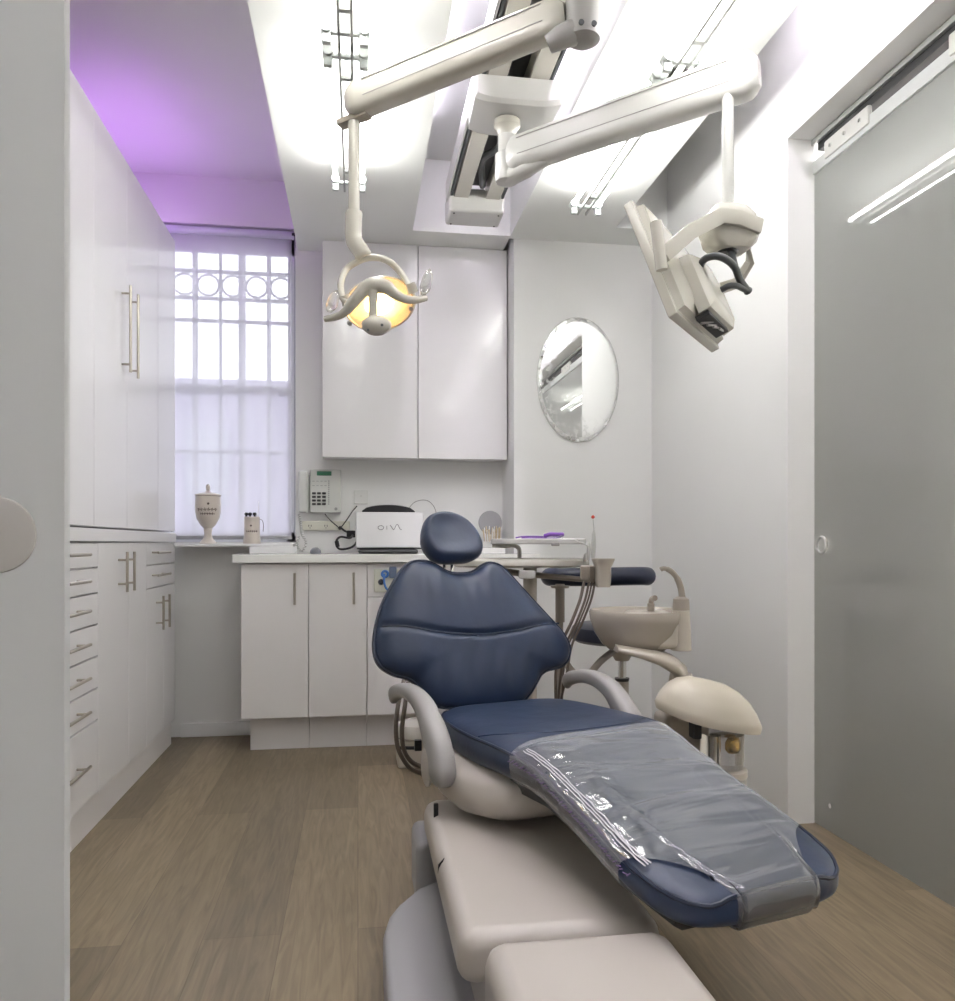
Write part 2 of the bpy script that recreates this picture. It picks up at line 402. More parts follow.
# sheer roller shade
sh = thing('roller_shade', 'sheer lilac-white roller shade pulled down over the window', 'window shade', ((wx0+wx1)/2, YB-.03, 1.0))
sx0, sx1 = wx0+.005, onY(294, 300, YB+.02).x
zt = H+(HY-232)/F*4.1
m = MB(); rings = []
NX = 60
for j in range(2):
    pass
vs = []
for i in range(NX+1):
    X = sx0+(sx1-.012-sx0)*i/NX
    vs.append(X)
for z0_, z1_ in ((1.005, zt-.02),):
    for i in range(NX):
        a = [m.bm.verts.new((vs[i], YB+.025+.002*math.sin(i*.9), z0_)), m.bm.verts.new((vs[i+1], YB+.025+.002*math.sin((i+1)*.9), z0_)),
             m.bm.verts.new((vs[i+1], YB+.025+.001*math.sin((i+1)*.9), z1_)), m.bm.verts.new((vs[i], YB+.025+.001*math.sin(i*.9), z1_))]
        m.bm.faces.new(a)
bmesh.ops.remove_doubles(m.bm, verts=m.bm.verts, dist=1e-5)
m.build('shade_fabric', shade_m, sh)
MB().cyl((sx0, YB+.025, zt), (sx1, YB+.025, zt), .021, n=20).build('roller', mat('roller_fabric', (.62, .62, .72), .6), sh)
MB().box(sx0, sx1-.01, YB+.018, YB+.032, .998, 1.018, .004).build('bottom_bar', mat('shade_bar', (.40, .40, .42), .5), sh)
MB().tube([(sx1+.004, YB+.02, zt), (sx1+.004, YB+.02, 1.02)], .0025, 8).build('side_cord', mat('cord_grey', (.40, .40, .46), .5), sh)
MB().cyl((sx1-.01, YB+.01, zt), (sx1+.006, YB+.01, zt), .009, n=16).build('roller_bracket', black, sh)
# street beyond the window
fb = thing('building', 'low grey-lilac rendered building across the street, seen through the sheer shade', 'building', (-3.5, 14, 0))
MB().box(-9, 3.0, 14, 16, -1, 3.75).build('facade', brick, fb)
for i in range(4):
    for j in range(2):
        MB().box(-6.6+i*1.25, -5.9+i*1.25, 13.95, 14.05, -.6+j*2.2, .7+j*2.2).build('facade_window', facwin, fb)
struct(MB().box(-12, 6, YB+.4, 20, -.3, -.2).build('ground', mat('street_paving', (.35, .34, .37), .9)))
#==================================================================== LEFT WALL CABINETS
XC = -.887
def yl(x): return onX(x, 543, XC).y
def yh2(x): return onX(x, 543, XC+.032).y
Y0, Y1, Y2, Y3 = 1.35, yl(98), yl(146.5), yl(175)
def bar_handle(mb, p, axis, L, out=(1, 0, 0), off=.032, r=.0055):
    p = Vector(p); a = Vector(axis); o = Vector(out)
    mb.cyl(p+o*off-a*L/2, p+o*off+a*L/2, r, n=10)
    for s_ in (-1, 1): mb.cyl(p+a*s_*(L/2-.03), p+a*s_*(L/2-.03)+o*off, r*.75, n=8)
    return mb
ZW0, ZW1 = .985, 1.03
def carcass(t, y0, y1, z0, z1): MB().box(XL+.005, XC-.02, y0+.001, y1-.001, z0, z1).build('body', lacq2, t)
def door_l(t, y0, y1, z0, z1, hy=None, hz=None, hl=.16, name='door'):
    d_ = MB().box(XC-.019, XC, y0+.0015, y1-.0015, z0+.0015, z1-.0015, .0015, 1).build(name, lacq, t)
    if hy is not None: bar_handle(MB(), (XC, hy, hz), (0, 0, 1), hl).build('handle', steel, d_)
    return d_
zt_ = [.981, .896, .808, .701, .591, .482, .372, .115]
t = thing('drawer_cabinet', 'white base cabinet with seven stacked drawers, nearest along the left wall', 'cabinet', (-1.18, (Y0+Y1)/2, 0))
MB().box(XL+.005, XC-.02, Y1-.42, Y1-.001, .115, .981).build('body', lacq2, t)
for a_, b_ in zip(zt_, zt_[1:]):
    d_ = MB().box(XC-.019, XC, Y1-.42, Y1-.0015, b_+.003, a_-.003, .0015, 1).build('drawer', lacq, t)
    bar_handle(MB(), (XC, yh2(80), a_-(a_-b_)*.45), (0, 1, 0), yh2(91)-yh2(69)).build('handle', steel, d_)
MB().box(XL+.3, XC-.014, Y1-.42, Y1, 0, .108).build('plinth', lacq2, t)
t = thing('double_door_cabinet', 'white base cabinet with two tall plain doors, between the drawer stack and the far drawers', 'cabinet', (-1.18, (Y1+Y2)/2, 0))
carcass(t, Y1, Y2, .115, .981); ymid = yl(126.5)
hz_ = .98-(571-543)/F*3.1
door_l(t, Y1, ymid+.03, .115, .981, yh2(127.3), hz_, .15); door_l(t, ymid+.03, Y2, .115, .981, yh2(134.5), hz_, .15)
MB().box(XL+.3, XC-.014, Y1, Y2, 0, .108).build('plinth', lacq2, t)
t = thing('drawer_and_door_cabinet', 'white base cabinet with two drawers over two narrow doors, beside the window wall', 'cabinet', (-1.18, (Y2+Y3)/2, 0))
carcass(t, Y2, Y3, .115, .981)
for a_, b_ in ((.981, .884), (.884, .783)):
    d_ = MB().box(XC-.019, XC, Y2+.0015, Y3-.0015, b_+.003, a_-.003, .0015, 1).build('drawer', lacq, t)
    bar_handle(MB(), (XC, yh2(164.5), (a_+b_)/2+.006), (0, 1, 0), yh2(170.5)-yh2(158)).build('handle', steel, d_)
ym = yl(161)
hz_ = .98-(611-543)/F*3.65
door_l(t, Y2, ym+.05, .115, .783, yh2(163.6), hz_, .15); door_l(t, ym+.05, Y3, .115, .783, yh2(169.7), hz_, .15)
MB().box(XL+.3, XC-.014, Y2, Y3-.02, 0, .108).build('plinth', lacq2, t)
wt = MB().box(XL+.005, XC+.004, Y1-.42, Y3+.01, ZW0, ZW1, .003).build('worktop', lacq)
tag(wt, 'thin white worktop slab running over the left wall base cabinets', 'worktop')
seams = [Y1-.42, yl(94), yl(127), yl(158), Y3]
labs = ['tall white glossy wall cupboard door section, nearest the camera without handle', 'tall white glossy wall cupboard with the left of two long steel handles',
        'tall white glossy wall cupboard with the right of two long steel handles', 'narrow tall white glossy wall cupboard nearest the window']
yh = [None, yh2(130.6), yh2(138.2), None]
hzz = [0, H+(HY-333)/F*3.1, H+(HY-340)/F*3.2, 0]
for i in range(4):
    t = thing('tall_cupboard', labs[i], 'cupboard', (-1.18, (seams[i]+seams[i+1])/2, 1.035), 0, 'tall cupboards on the left wall')
    carcass(t, seams[i], seams[i+1], 1.035, 2.46)
    door_l(t, seams[i], seams[i+1], 1.035, 2.46, yh[i], hzz[i], .33)
led = MB().box(XC-.13, XC-.115, Y3-.75, Y3-.01, 2.4605, 2.472).build('led_strip', led_p)
tag(led, 'purple light strip lying on top of the tall left cupboards', 'light strip')
#==================================================================== BACK WALL UNITS
YCf = 3.83                             # door face of the base units
def xb(x, y=600): return onY(x, y, YCf).x
xa = [xb(240.5), xb(308.5), xb(367), xb(430), xb(537)]
zb0 = H-(716-543)/F*(YCf*C); zb1 = .885
def base_unit(x0, x1, label, name='base_cabinet'):
    t = thing(name, label, 'cabinet', ((x0+x1)/2, YCf+.2, 0), 0, 'base cabinets under the back worktop')
    y1_ = (YM-.005 if x1 > XN else YB-.005)
    MB().box(x0+.0008, x1-.0008, YCf+.02, y1_, .0, zb1).build('body', lacq2, t)
    return t
def front_panel(t, x0, x1, z0, z1, hx=None, hz=None, name='door'):
    d_ = MB().box(x0+.0018, x1-.0018, YCf, YCf+.019, z0+.0018, z1-.0018, .0015, 1).build(name, lacq2, t)
    if hx is not None:
        MB().box(hx-.006, hx+.006, YCf-.022, YCf-.016, hz-.075, hz+.075, .002).box(hx-.004, hx+.004, YCf-.017, YCf, hz-.07, hz-.06).box(hx-.004, hx+.004, YCf-.017, YCf, hz+.06, hz+.07).build('handle', steel, d_)
    return d_
# cut plinth: bodies sit above it, so lower bodies are recessed boxes
def base_body(t, x0, x1):
    y1_ = (YM-.005 if x1 > XN else YB-.005)
    MB().box(x0+.0008, x1-.0008, YCf+.02, y1_, zb0, zb1).build('body', lacq2, t)
    MB().box(x0+(.035 if abs(x0-xa[0]) < 1e-6 else .0008), x1-.0008, YCf+.075, y1_, 0, zb0).build('plinth', lacq2, t)
def bunit(x0, x1, label):
    t = thing('base_cabinet', label, 'cabinet', ((x0+x1)/2, YCf+.2, 0), 0, 'base cabinets under the back worktop')
    base_body(t, x0, x1); return t
hzb = H-(588-543)/F*3.8
t = bunit(xa[0], xa[1], 'white base cabinet at the window end of the back worktop, one door with slim handle')
front_panel(t, xa[0], xa[1], zb0, zb1, xb(295), hzb)
t = bunit(xa[1], xa[2], 'second white base cabinet from the window, below the open laptop')
front_panel(t, xa[1], xa[2], zb0, zb1, xb(353.8), hzb)
t = bunit(xa[2], xa[3], 'white base cabinet with a utility outlet panel over its door, left behind the chair back')
zs = H-(597-543)/F*3.8
op = front_panel(t, xa[2], xa[3], zs, zb1, name='outlet_panel'); front_panel(t, xa[2], xa[3], zb0, zs)
q0 = onY(374, 569, YCf-.01); q1 = onY(401, 592, YCf-.01)
pl = MB().box(q0.x, q1.x+.02, YCf-.010, YCf, q1.z, q0.z, .004).build('outlet_plate', ivory, t)
c_ = onY(381, 582, YCf-.012)
MB().torus((c_.x, YCf-.014, c_.z), (0, 1, 0), .012, .004, 20, 6).lathe([(.001, 0), (.008, 0), (.008, -.008)], (c_.x, YCf-.011, c_.z), (0, 1, 0)).build('outlet_socket', chrome, pl)
c2 = onY(385, 574, YCf-.02)
MB().torus((c2.x, YCf-.022, c2.z), (0, 1, 0), .014, .006, 20, 8).tube(curve([(c2.x-.004, YCf-.02, c2.z), (c2.x-.004, YCf-.04, c2.z-.04), (c2.x+.008, YCf-.04, c2.z-.07), (c2.x+.03, YCf-.03, c2.z-.08)]), .005, 8).build('blue_coupling', blueh, pl)
MB().box(c2.x+.02, c2.x+.055, YCf-.025, YCf-.01, c2.z-.02, c2.z+.035, .005).build('valve_knob', mat('slate_blue_plastic', (.10, .13, .2), .4), pl)
t = bunit(xa[3], xa[4], 'white base cabinet mostly hidden behind the chair backrest, next to the mirror wall')
front_panel(t, xa[3], xa[4], zb0, zb1)
zt0, zt1 = .888, .927
lx = onY(232, 555, 3.80).x
m = MB(); m.box(lx, XN-.002, 3.80, YB-.003, zt0, zt1, .004); m.box(XN-.01, xa[4]+.01, 3.80, YM-.003, zt0, zt1, .004)
tag(m.build('worktop', quartz), 'white worktop with rounded edge on the back wall base cabinets', 'worktop')
sp = MB().box(lx+.045, -.30, YB-.165, YB-.145, zt1+.0005, wz0-.0225, .002).build('upstand', trimm)
tag(sp, 'low white upstand at the back of the worktop below the window', 'upstand')
# wall cupboards in the niche
YU = 4.055
ux0 = onY(322, 350, YU).x; uxm = onY(418, 350, YU).x; ux1 = XN-.004; uz0 = H+(HY-457.5)/F*(YU*C)
for (a_, b_, lb) in ((ux0, uxm, 'left of the two white glossy wall cupboards above the laptop'), (uxm, ux1, 'right of the two white glossy wall cupboards, beside the mirror wall')):
    t = thing('wall_cupboard', lb, 'cupboard', ((a_+b_)/2, YU+.08, uz0), 0, 'wall cupboards over the back worktop')
    MB().box(a_+.001, b_-.001, YU+.02, YB-.002, uz0+.004, ZD-.002).build('body', lacq2, t)
    MB().box(a_+.002, b_-.002, YU, YU+.019, uz0, ZD-.002, .0015, 1).build('door', gloss, t)
#==================================================================== OVAL MIRROR
mc = onY(578.5, 379.5, YM-.012)
t = thing('oval_mirror', 'frameless oval mirror with etched floral border on the back wall', 'mirror', (mc.x, YM-.015, mc.z))
ra, rb = 42.5/F*4.0/1.0*.99, 62/F*4.02
MB().lathe([(.001, .012), (.93, .012), (.985, .009), (1.0, .004), (1.0, 0)], (mc.x, YM-.001, mc.z), (0, -1, 0), n=72, sx=ra, sy=rb, cap=True).build('mirror_glass', mir, t, ang=1)
pts = [Vector((mc.x+ra*1.003*math.cos(a), YM-.006, mc.z+rb*1.003*math.sin(a))) for a in [2*PI*i/72 for i in range(73)]]
MB().tube(pts, .0022, 6, cap=False).build('edge_rim', alum, t)
#==================================================================== CEILING LIGHTS
def ceiling_light(xc, y0, y1, label):
    zf = 2.40
    t = thing('ceiling_light', label, 'ceiling light', (xc, (y0+y1)/2, zf), 0, 'twin tube ceiling lights')
    m = MB()
    for dx in (-.018, .018): m.box(xc+dx-.004, xc+dx+.004, y0-.06, y1+.05, zf-.006, zf+.006, .001, 1)
    m.build('rail', railgrey, t)
    for yy in (y0+.015, y1-.015):
        k = MB(); k.box(xc-.05, xc+.05, yy-.008, yy+.008, zf-.002, zf+.010, .002, 1)
        for dx in (-.052, .052): k.cyl((xc+dx, yy-.02, zf+.012), (xc+dx, yy+.02, zf+.012), .016, n=14).box(xc+dx-.013, xc+dx+.013, yy-.01, yy+.01, zf-.03, zf+.012, .004)
        k.build('tube_socket', mat('socket_grey', (.55, .58, .57), .35, metal=.2) if 'socket_grey' not in MATS else MATS['socket_grey'], t)
    for dx in (-.052, .052):
        MB().cyl((xc+dx, y0+.035, zf+.014), (xc+dx, y1-.035, zf+.014), .0085, n=10).build('tube', tube_m, t)
    for yy in (y0+.12, y1-.12):
        MB().cyl((xc, yy, zf+.003), (xc, yy, ZD), .004, n=8).box(xc-.022, xc+.022, yy-.008, yy+.008, zf-.004, zf+.006).build('hanger', railgrey, t)
dl = 'twin tube light on thin rails over the '
ceiling_light(-.035, 2.36, 3.22, 'twin tube ceiling light on thin rails, far one above the lamp arm')
ceiling_light(-.035, 1.42, 2.28, 'twin tube ceiling light on thin rails, cut by the top edge above the lamp arm')
ceiling_light(.955, 2.33, 3.30, 'twin tube ceiling light right of the equipment rail, ending near the mirror wall')
ceiling_light(.955, 1.30, 2.27, 'twin tube ceiling light above the thick monitor arm, cut by the top edge')
ceiling_light(-.035, -.6, .3, 'twin tube ceiling light on the left field, behind the camera')
ceiling_light(.955, -.6, .3, 'twin tube ceiling light on the right field, behind the camera')
# cove strips inside the rail slot
for X, lb in ((.285, 'left'), (.719, 'right')):
    tag(MB().box(X-.008, X+.008, -.5, 3.45, ZC-.014, ZC-.002).build('led_strip', led_w), 'pinkish white light strip along the '+lb+' edge of the ceiling slot', 'light strip', 'light strips in the ceiling slot')
tag(MB().box(1.23, 1.245, -.5, 2.5, ZC-.014, ZC-.002).build('led_strip', led_w), 'unseen white strip added in the cove to brighten the sliding door wall', 'light strip')  # hidden strip, added to brighten the right wall inside the cove
# unseen glowing panel, added to light the frosted glass from behind
tag(MB().box(1.9, 2.5, .3, 3.2, ZC-.03, ZC-.001).build('beyond_fill_panel', emit('beyond_fill_glow', (.97, .98, 1), 44)), 'unseen glowing panel added beyond the frosted sliding door to light it', 'ceiling light')
#==================================================================== EQUIPMENT RAIL
XRl = .52; zr0, zr1 = 2.445, 2.53
t = thing('equipment_rail', 'long white twin equipment track hanging in the ceiling slot', 'ceiling track', (XRl, 2.0, zr0))
m = MB()
for dx in (-.07, .07): m.box(XRl+dx-.032, XRl+dx+.032, .4, 3.52, zr0+.055, zr1+.04, .003)
m.build('track_profile', cream, t)
m = MB(); m.box(XRl-.118, XRl+.118, .4, 3.52, zr1+.04, zr1+.06); m.box(XRl-.118, XRl-.108, .4, 3.52, zr0+.06, zr1+.04); m.box(XRl+.108, XRl+.118, .4, 3.52, zr0+.06, zr1+.04)
m.build('backing', darkgrey, t)
MB().box(XRl-.132, XRl-.122, .4, 3.56, zr0+.06, zr1+.06, .003).build('side_cover', alum, t)
m = MB()
for yy in (.9, 1.7, 2.9, 3.4): m.box(XRl-.05, XRl+.05, yy-.05, yy+.05, zr1+.06, ZC-.001)
m.build('ceiling_mount', darkgrey, t)
ec = MB().box(XRl-.125, XRl+.125, 3.49, 3.66, zr0-.005, zr0+.10, .014, 3).build('end_cap', offw, t)
m = MB()
for a_ in (-.1, .1):
    for yy in (3.515, 3.635): m.cyl((XRl+a_, yy, zr0-.008), (XRl+a_, yy, zr0-.004), .004, n=8)
m.build('screw', dark, ec)
m = MB()
m.tube(curve([(XRl-.005, 2.9, zr0+.085), (XRl+.02, 3.05, zr0+.07), (XRl-.02, 3.2, zr0+.085), (XRl+.01, 3.4, zr0+.07)]), .014, 8)
m.build('cable', darkgrey, t)
def carriage(y0, y1, z0, lab):
    t = thing('track_carriage', lab, 'carriage', (XRl, (y0+y1)/2, z0))
    rings = []
    for (yy, w, dz) in ((y0, .135, .012), (y0+.012, .145, .0), (y1-.03, .138, .0), (y1, .122, .012)):
        r = []
        for k in range(13):
            a = -1+2*k/12; r.append((XRl+a*w, yy, z0+dz+.012*abs(a)**4))
        r += [(XRl+w*1.02, yy, z0+.084), (XRl-w*1.02, yy, z0+.084)]
        rings.append(r)
    MB().loft(rings).build('shell', offw, t)
    return t
#---- delivery arm (far carriage)
t = carriage(2.56, 2.80, 2.415, 'white carriage box clamped under the equipment rail, above the monitor arm')
pj = at(507, 118, 2.72)
px0, py0 = pj.x, pj.y
arm = thing('monitor_arm', 'thick off-white jointed arm reaching right from the rail carriage to the monitor', 'support arm', (px0, py0, 2.2))
MB().lathe([(.045, .02), (.045, 0), (.034, -.012), (.031, -.03)], (px0, py0, 2.413-.02), n=28).build('collar', cream, arm)
MB().cyl((px0, py0, 2.40), (px0, py0, 2.265), .030, n=28).build('post', offw, arm)
zj = H+(HY-172)/F*2.70
MB().lathe([(.02, -.045), (.038, -.035), (.041, -.02), (.041, .055), (.033, .062)], (px0, py0, zj+.01), n=28).build('elbow', offw, arm)
A0 = at(512, 157, 2.69); A1 = at(755, 73, 2.28)
ax = (A1-A0).normalized(); sd = ax.cross(Vector((0, 0, 1))).normalized(); up = sd.cross(ax)
def spring_arm(A0, A1, h0, h1, w, par, mt, extra=0):
    ax = (A1-A0).normalized(); sd = ax.cross(Vector((0, 0, 1))).normalized(); up = sd.cross(ax); L = (A1-A0).length
    rings = []
    for (t_, k) in ((-.012, .55), (0, .8), (.015, .97), (.03, 1), (.5, 1), (L-.03, 1.0), (L-.015, .97), (L, .82), (L+.012, .6)):
        h = (h0+(h1-h0)*max(0, min(1, t_/L)))*k/2
        rings.append([A0+ax*t_+sd*(w/2*k*(1 if True else 1))*math.copysign(abs(math.cos(a))**.6, math.cos(a))+up*h*math.copysign(abs(math.sin(a))**.6, math.sin(a)) for a in [2*PI*i/28 for i in range(28)]])
    o = MB().loft(rings).build('arm_shell', mt, par)
    m = MB()
    for s_ in (-1, 1):
        for hh in (-.16, .30):
            m.tube([A0+ax*.04+sd*s_*(w/2-.0005)+up*h0*hh, A1-ax*.06+sd*s_*(w/2-.0005)+up*h1*hh], .0016, 6)
    m.build('shell_seam', greyp, o)
    return ax, sd, up
ax, sd, up = spring_arm(A0, A1, .115, .132, .085, arm, offw)
m = MB(); m.tube([Vector((px0, py0, zj-.01)), A0+ax*.05-up*.055, A0+ax*.13-up*.045], [.032, .030, .02], 14)
m.build('lower_bracket', offw, arm)
MB().box(-.02, .02, -.012, .012, -.006, .006, .001, mtx=Matrix.Translation(A0+ax*.09-up*.056)).build('adjuster_slot', darkgrey, arm)
R0 = at(728, 90, 2.30); R1 = at(728, 207, 2.30)
R1 = Vector((R0.x, R0.y, R1.z))
MB().cyl(R0+Vector((0, 0, .03)), R1+Vector((0, 0, .007)), .0165, n=20).build('drop_rod', offw, arm)
MB().box(-.06, .05, -.02, .02, -.012, .004, .002, mtx=Matrix.Translation(R0+Vector((.015, 0, .0)))@ax.to_track_quat('X', 'Z').to_matrix().to_4x4()).build('pivot_plate', taupe, arm)
# monitor on its yoke
mt_ = thing('patient_monitor', 'cream patient monitor hanging tilted from the thick arm, seen from behind', 'monitor', (R1.x, R1.y, R1.z-.3))
hb = R1+Vector((.0, 0, 0))
hq = Matrix.Translation(hb) @ Matrix.Rotation(-TH+.15, 4, 'Z')
# head block
rings = []
for (zz, k0, k1) in ((.006, .35, .3), (0, .62, .45), (-.03, .88, .8), (-.075, 1.0, 1.0), (-.11, .86, .95), (-.128, .62, .8), (-.132, .5, .6)):
    rings.append([hq@Vector((.004+.078*k0*math.copysign(abs(math.cos(a))**.45, math.cos(a)), .06*k1*math.copysign(abs(math.sin(a))**.45, math.sin(a)), zz)) for a in [2*PI*i/28 for i in range(28)]])
MB().loft(rings).build('head_block', cream, mt_)
U = lambda u, z, v: Vector((u*C+v*S, -u*S+v*C, z))          # direction in camera-turned room axes
Cn = at(668, 318, 2.15)
a_ = U(-.285, .958, .278).normalized(); c_ = U(.565, -.07, .82).normalized(); c_ = (c_-a_*c_.dot(a_)).normalized(); b_ = a_.cross(c_).normalized()
if b_.dot(U(1, 0, 0)) < 0: b_ = -b_
LA, LC = .375, .36
def basis(o): return Matrix(((a_.x, b_.x, c_.x, o.x), (a_.y, b_.y, c_.y, o.y), (a_.z, b_.z, c_.z, o.z), (0, 0, 0, 1)))
B = basis(Cn)
MB().box(0, LA, 0, .028, 0, LC, .005, mtx=B).build('bezel', cream, mt_)
MB().box(.03, LA-.03, -.002, .001, .03, LC-.03, mtx=B).build('screen', black, mt_)
rings = []
for (h_, i0) in ((.028, .012), (.05, .016), (.062, .05), (.066, .07)):
    rings.append([B@Vector(p) for p in ((i0, h_, i0), (LA-i0*1.6, h_, i0), (LA-i0*1.6, h_, LC-i0), (i0, h_, LC-i0))])
MB().loft(rings).build('back_cover', cream, mt_)
rings = []
for (h_, i0) in ((.06, .0), (.095, .004), (.11, .02), (.114, .04)):
    rings.append([B@Vector(p) for p in ((.01+i0, h_, .09+i0), (.19-i0, h_, .09+i0), (.21-i0, h_, .14+i0), (.21-i0, h_, .27-i0), (.17-i0, h_, .31-i0), (.01+i0, h_, .31-i0))])
hs = MB().loft(rings).build('input_housing', cream, mt_)
m = MB(); m.box(-.003, .012, .045, .085, .10, .27, .002, mtx=B); m.build('connector_slot', dark, mt_)
m = MB()
for q in range(4): m.tube([B@Vector((-.006, .05+q*.008, .12+q*.03)), B@Vector((.0, .075, .16+q*.03))], .004, 6)
m.build('cable_plug', greyp, mt_)
# yoke bars
y0_ = B@Vector((.20, .05, -.012)); y1_ = B@Vector((.20, .05, LC+.012))
k0 = hq@Vector((-.06, -.05, -.045)); k1 = hq@Vector((.07, .05, -.05))
def bar(p, w, h, par, name, mt2):
    pts = [Vector(q) for q in p]; rings = []
    for i, q in enumerate(pts):
        t2 = (pts[min(i+1, len(pts)-1)]-pts[max(i-1, 0)]).normalized(); s2 = t2.cross(Vector((0, 0, 1))).normalized(); u2 = s2.cross(t2)
        rings.append([q+s2*x_*w+u2*z_*h for x_, z_ in ((-1, -.7), (-.8, -1), (.8, -1), (1, -.7), (1, .7), (.8, 1), (-.8, 1), (-1, .7))])
    return MB().loft(rings).build(name, mt2, par)
bar([hq@Vector((.07, -.057, -.075)), hq@Vector((.0, -.066, -.058)), hq@Vector((-.055, -.07, -.058)), at(690, 232, 2.17), at(664, 255, 2.14)], .009, .021, mt_, 'yoke_bar', cream)
bar([hq@Vector((.076, .03, -.09)), at(750, 262, 2.36), at(737, 283, 2.40), at(716, 290, 2.44)], .008, .016, mt_, 'yoke_bar', cream)
MB().tube([at(653, 227, 2.13), at(656, 222, 2.13), at(662, 270, 2.13), at(659, 265, 2.13)][1:3], [.016, .016], 12).build('pivot_cover', cream, mt_)
# dark handle
m = MB()
m.tube(curve([at(699, 268, 2.24), at(705, 259, 2.22), at(716, 256, 2.20), at(727, 260, 2.20), at(735, 268, 2.22), at(740, 280, 2.26), at(748, 291, 2.30)]), [.0105]*48+[.013]*1, 10)
m.tube(curve([at(729, 247, 2.30), at(732, 256, 2.27), at(735, 268, 2.23)]), .0105, 10)
m.tube(curve([at(721, 290, 2.26), at(729, 286, 2.25), at(737, 286, 2.26), at(746, 290, 2.29)]), .009, 10)
m.build('grip_handle', darkgrey, mt_)
MB().lathe([(.03, 0), (.026, -.008)], hq@Vector((-.005, -.01, -.13)), n=20).build('handle_socket', black, mt_)
#---- lamp arm (near carriage, mostly above the frame)
t = carriage(1.82, 2.06, 2.415, 'white carriage box under the equipment rail at the top edge, holding the lamp arm')
J = at(583, 20, 2.0)
la = thing('lamp_arm', 'long pale jointed arm reaching left from the rail to the treatment lamp', 'support arm', (J.x, J.y, 2.2))
MB().cyl((J.x, J.y, 2.41), (J.x, J.y, J.z+.03), .030, n=28).build('post', offw, la)
m = MB(); m.lathe([(.024, -.062), (.042, -.05), (.044, -.03), (.044, .10), (.034, .11)], (J.x, J.y, J.z), n=32)
jo = m.build('elbow', greyp, la)
m = MB()
for dx in (-.016, .016): m.cyl((J.x+dx, J.y-.044, J.z-.034), (J.x+dx, J.y-.0395, J.z-.034), .007, n=12)
m.build('bolt', darkgrey, jo)
A0 = at(562, 17, 2.01); A1 = at(352, 103, 2.29)
m = MB(); m.tube([Vector((J.x, J.y, J.z-.02)), at(560, 38, 1.99), at(548, 45, 2.0)], [.034, .028, .022], 14); m.build('lower_bracket', greyp, la)
ax, sd, up = spring_arm(A0, A1, .095, .098, .075, la, cream)
L0 = at(354, 118, 2.29); L1z = at(354, 214, 2.29).z
MB().cyl((L0.x, L0.y, L0.z+.05), (L0.x, L0.y, L1z+.009), .0165, n=20).build('drop_rod', cream, la)
MB().box(-.05, .05, -.018, .018, -.012, .004, .002, mtx=Matrix.Translation(L0+Vector((0, 0, .0)))@ax.to_track_quat('X', 'Z').to_matrix().to_4x4()).build('pivot_plate', taupe, la)
# treatment lamp head
lv = 2.29
lp = thing('treatment_lamp', 'cream treatment lamp glowing warm yellow, with two clear covered handles', 'lamp', at(378, 330, lv))
MB().tube(curve([at(354, 212, lv), at(353.5, 225, lv), at(354, 240, lv), at(360, 250, lv), at(365, 258, lv)]), [.024, .0245]+[.0245]*29+[.022, .020], 18).build('elbow_sleeve', cream, lp)
yp = [(347, 303, -.06), (342, 296, -.05), (341, 282, -.02), (346, 270, 0), (355, 263, 0), (367, 258, 0), (380, 258, 0), (391, 263, 0), (400, 272, -.0), (407, 282, -.03), (410, 287, -.05)]
MB().tube(curve([at(x_, y_, lv+d_) for x_, y_, d_ in yp]), .0095, 12).build('yoke', cream, lp)
# dish: oval reflector facing the camera side and down
dc = at(380, 304, lv+.02)
dn_ = U(-.12, -.30, -.94).normalized()
q = dn_.to_track_quat('Z', 'Y').to_matrix().to_4x4(); q.translation = dc
rl = Matrix.Rotation(math.radians(10), 4, 'Z')
def oval(r, z, n=44, sx=.104, sy=.074): return [q@rl@Vector((sx*r*math.cos(2*PI*i/n), sy*r*math.sin(2*PI*i/n), z)) for i in range(n)]
MB().loft([oval(1, .006), oval(1.03, 0), oval(.95, -.03), oval(.75, -.055), oval(.45, -.07), oval(.1, -.075), ]).build('rear_shell', mat('warm_clear_shell', (.85, .78, .66), .2, trans=.3), lp)
MB().loft([oval(.97, .010), oval(.8, -.012), oval(.5, -.03), oval(.1, -.038)], cap=False).build('reflector', mat('gold_reflector', (1, .84, .58), .25, metal=.6), lp)
MB().loft([oval(.40, .004), oval(.40, .02), oval(.2, .026)]).build('bulb', bulb, lp)
MB().loft([oval(.985, .030), oval(.99, .036), oval(.6, .046), oval(.1, .05)]).build('front_shield', sheer('lamp_shield', (.95, .93, .9), .12, .05), lp)
for x_, y_ in ((349, 323), (410, 308)): MB().cyl(at(x_, y_, lv-.02), at(x_+1, y_+1, lv-.05), .006, n=10).build('shield_clip', greyp, lp)
for x_, y_, d_ in ((346, 300, -.055), (411, 288, -.05)): MB().tube([at(x_-1, y_-5, lv+d_), at(x_+2, y_+5, lv+d_+.01)], [.014, .016], 12).build('yoke_pivot', cream, lp)
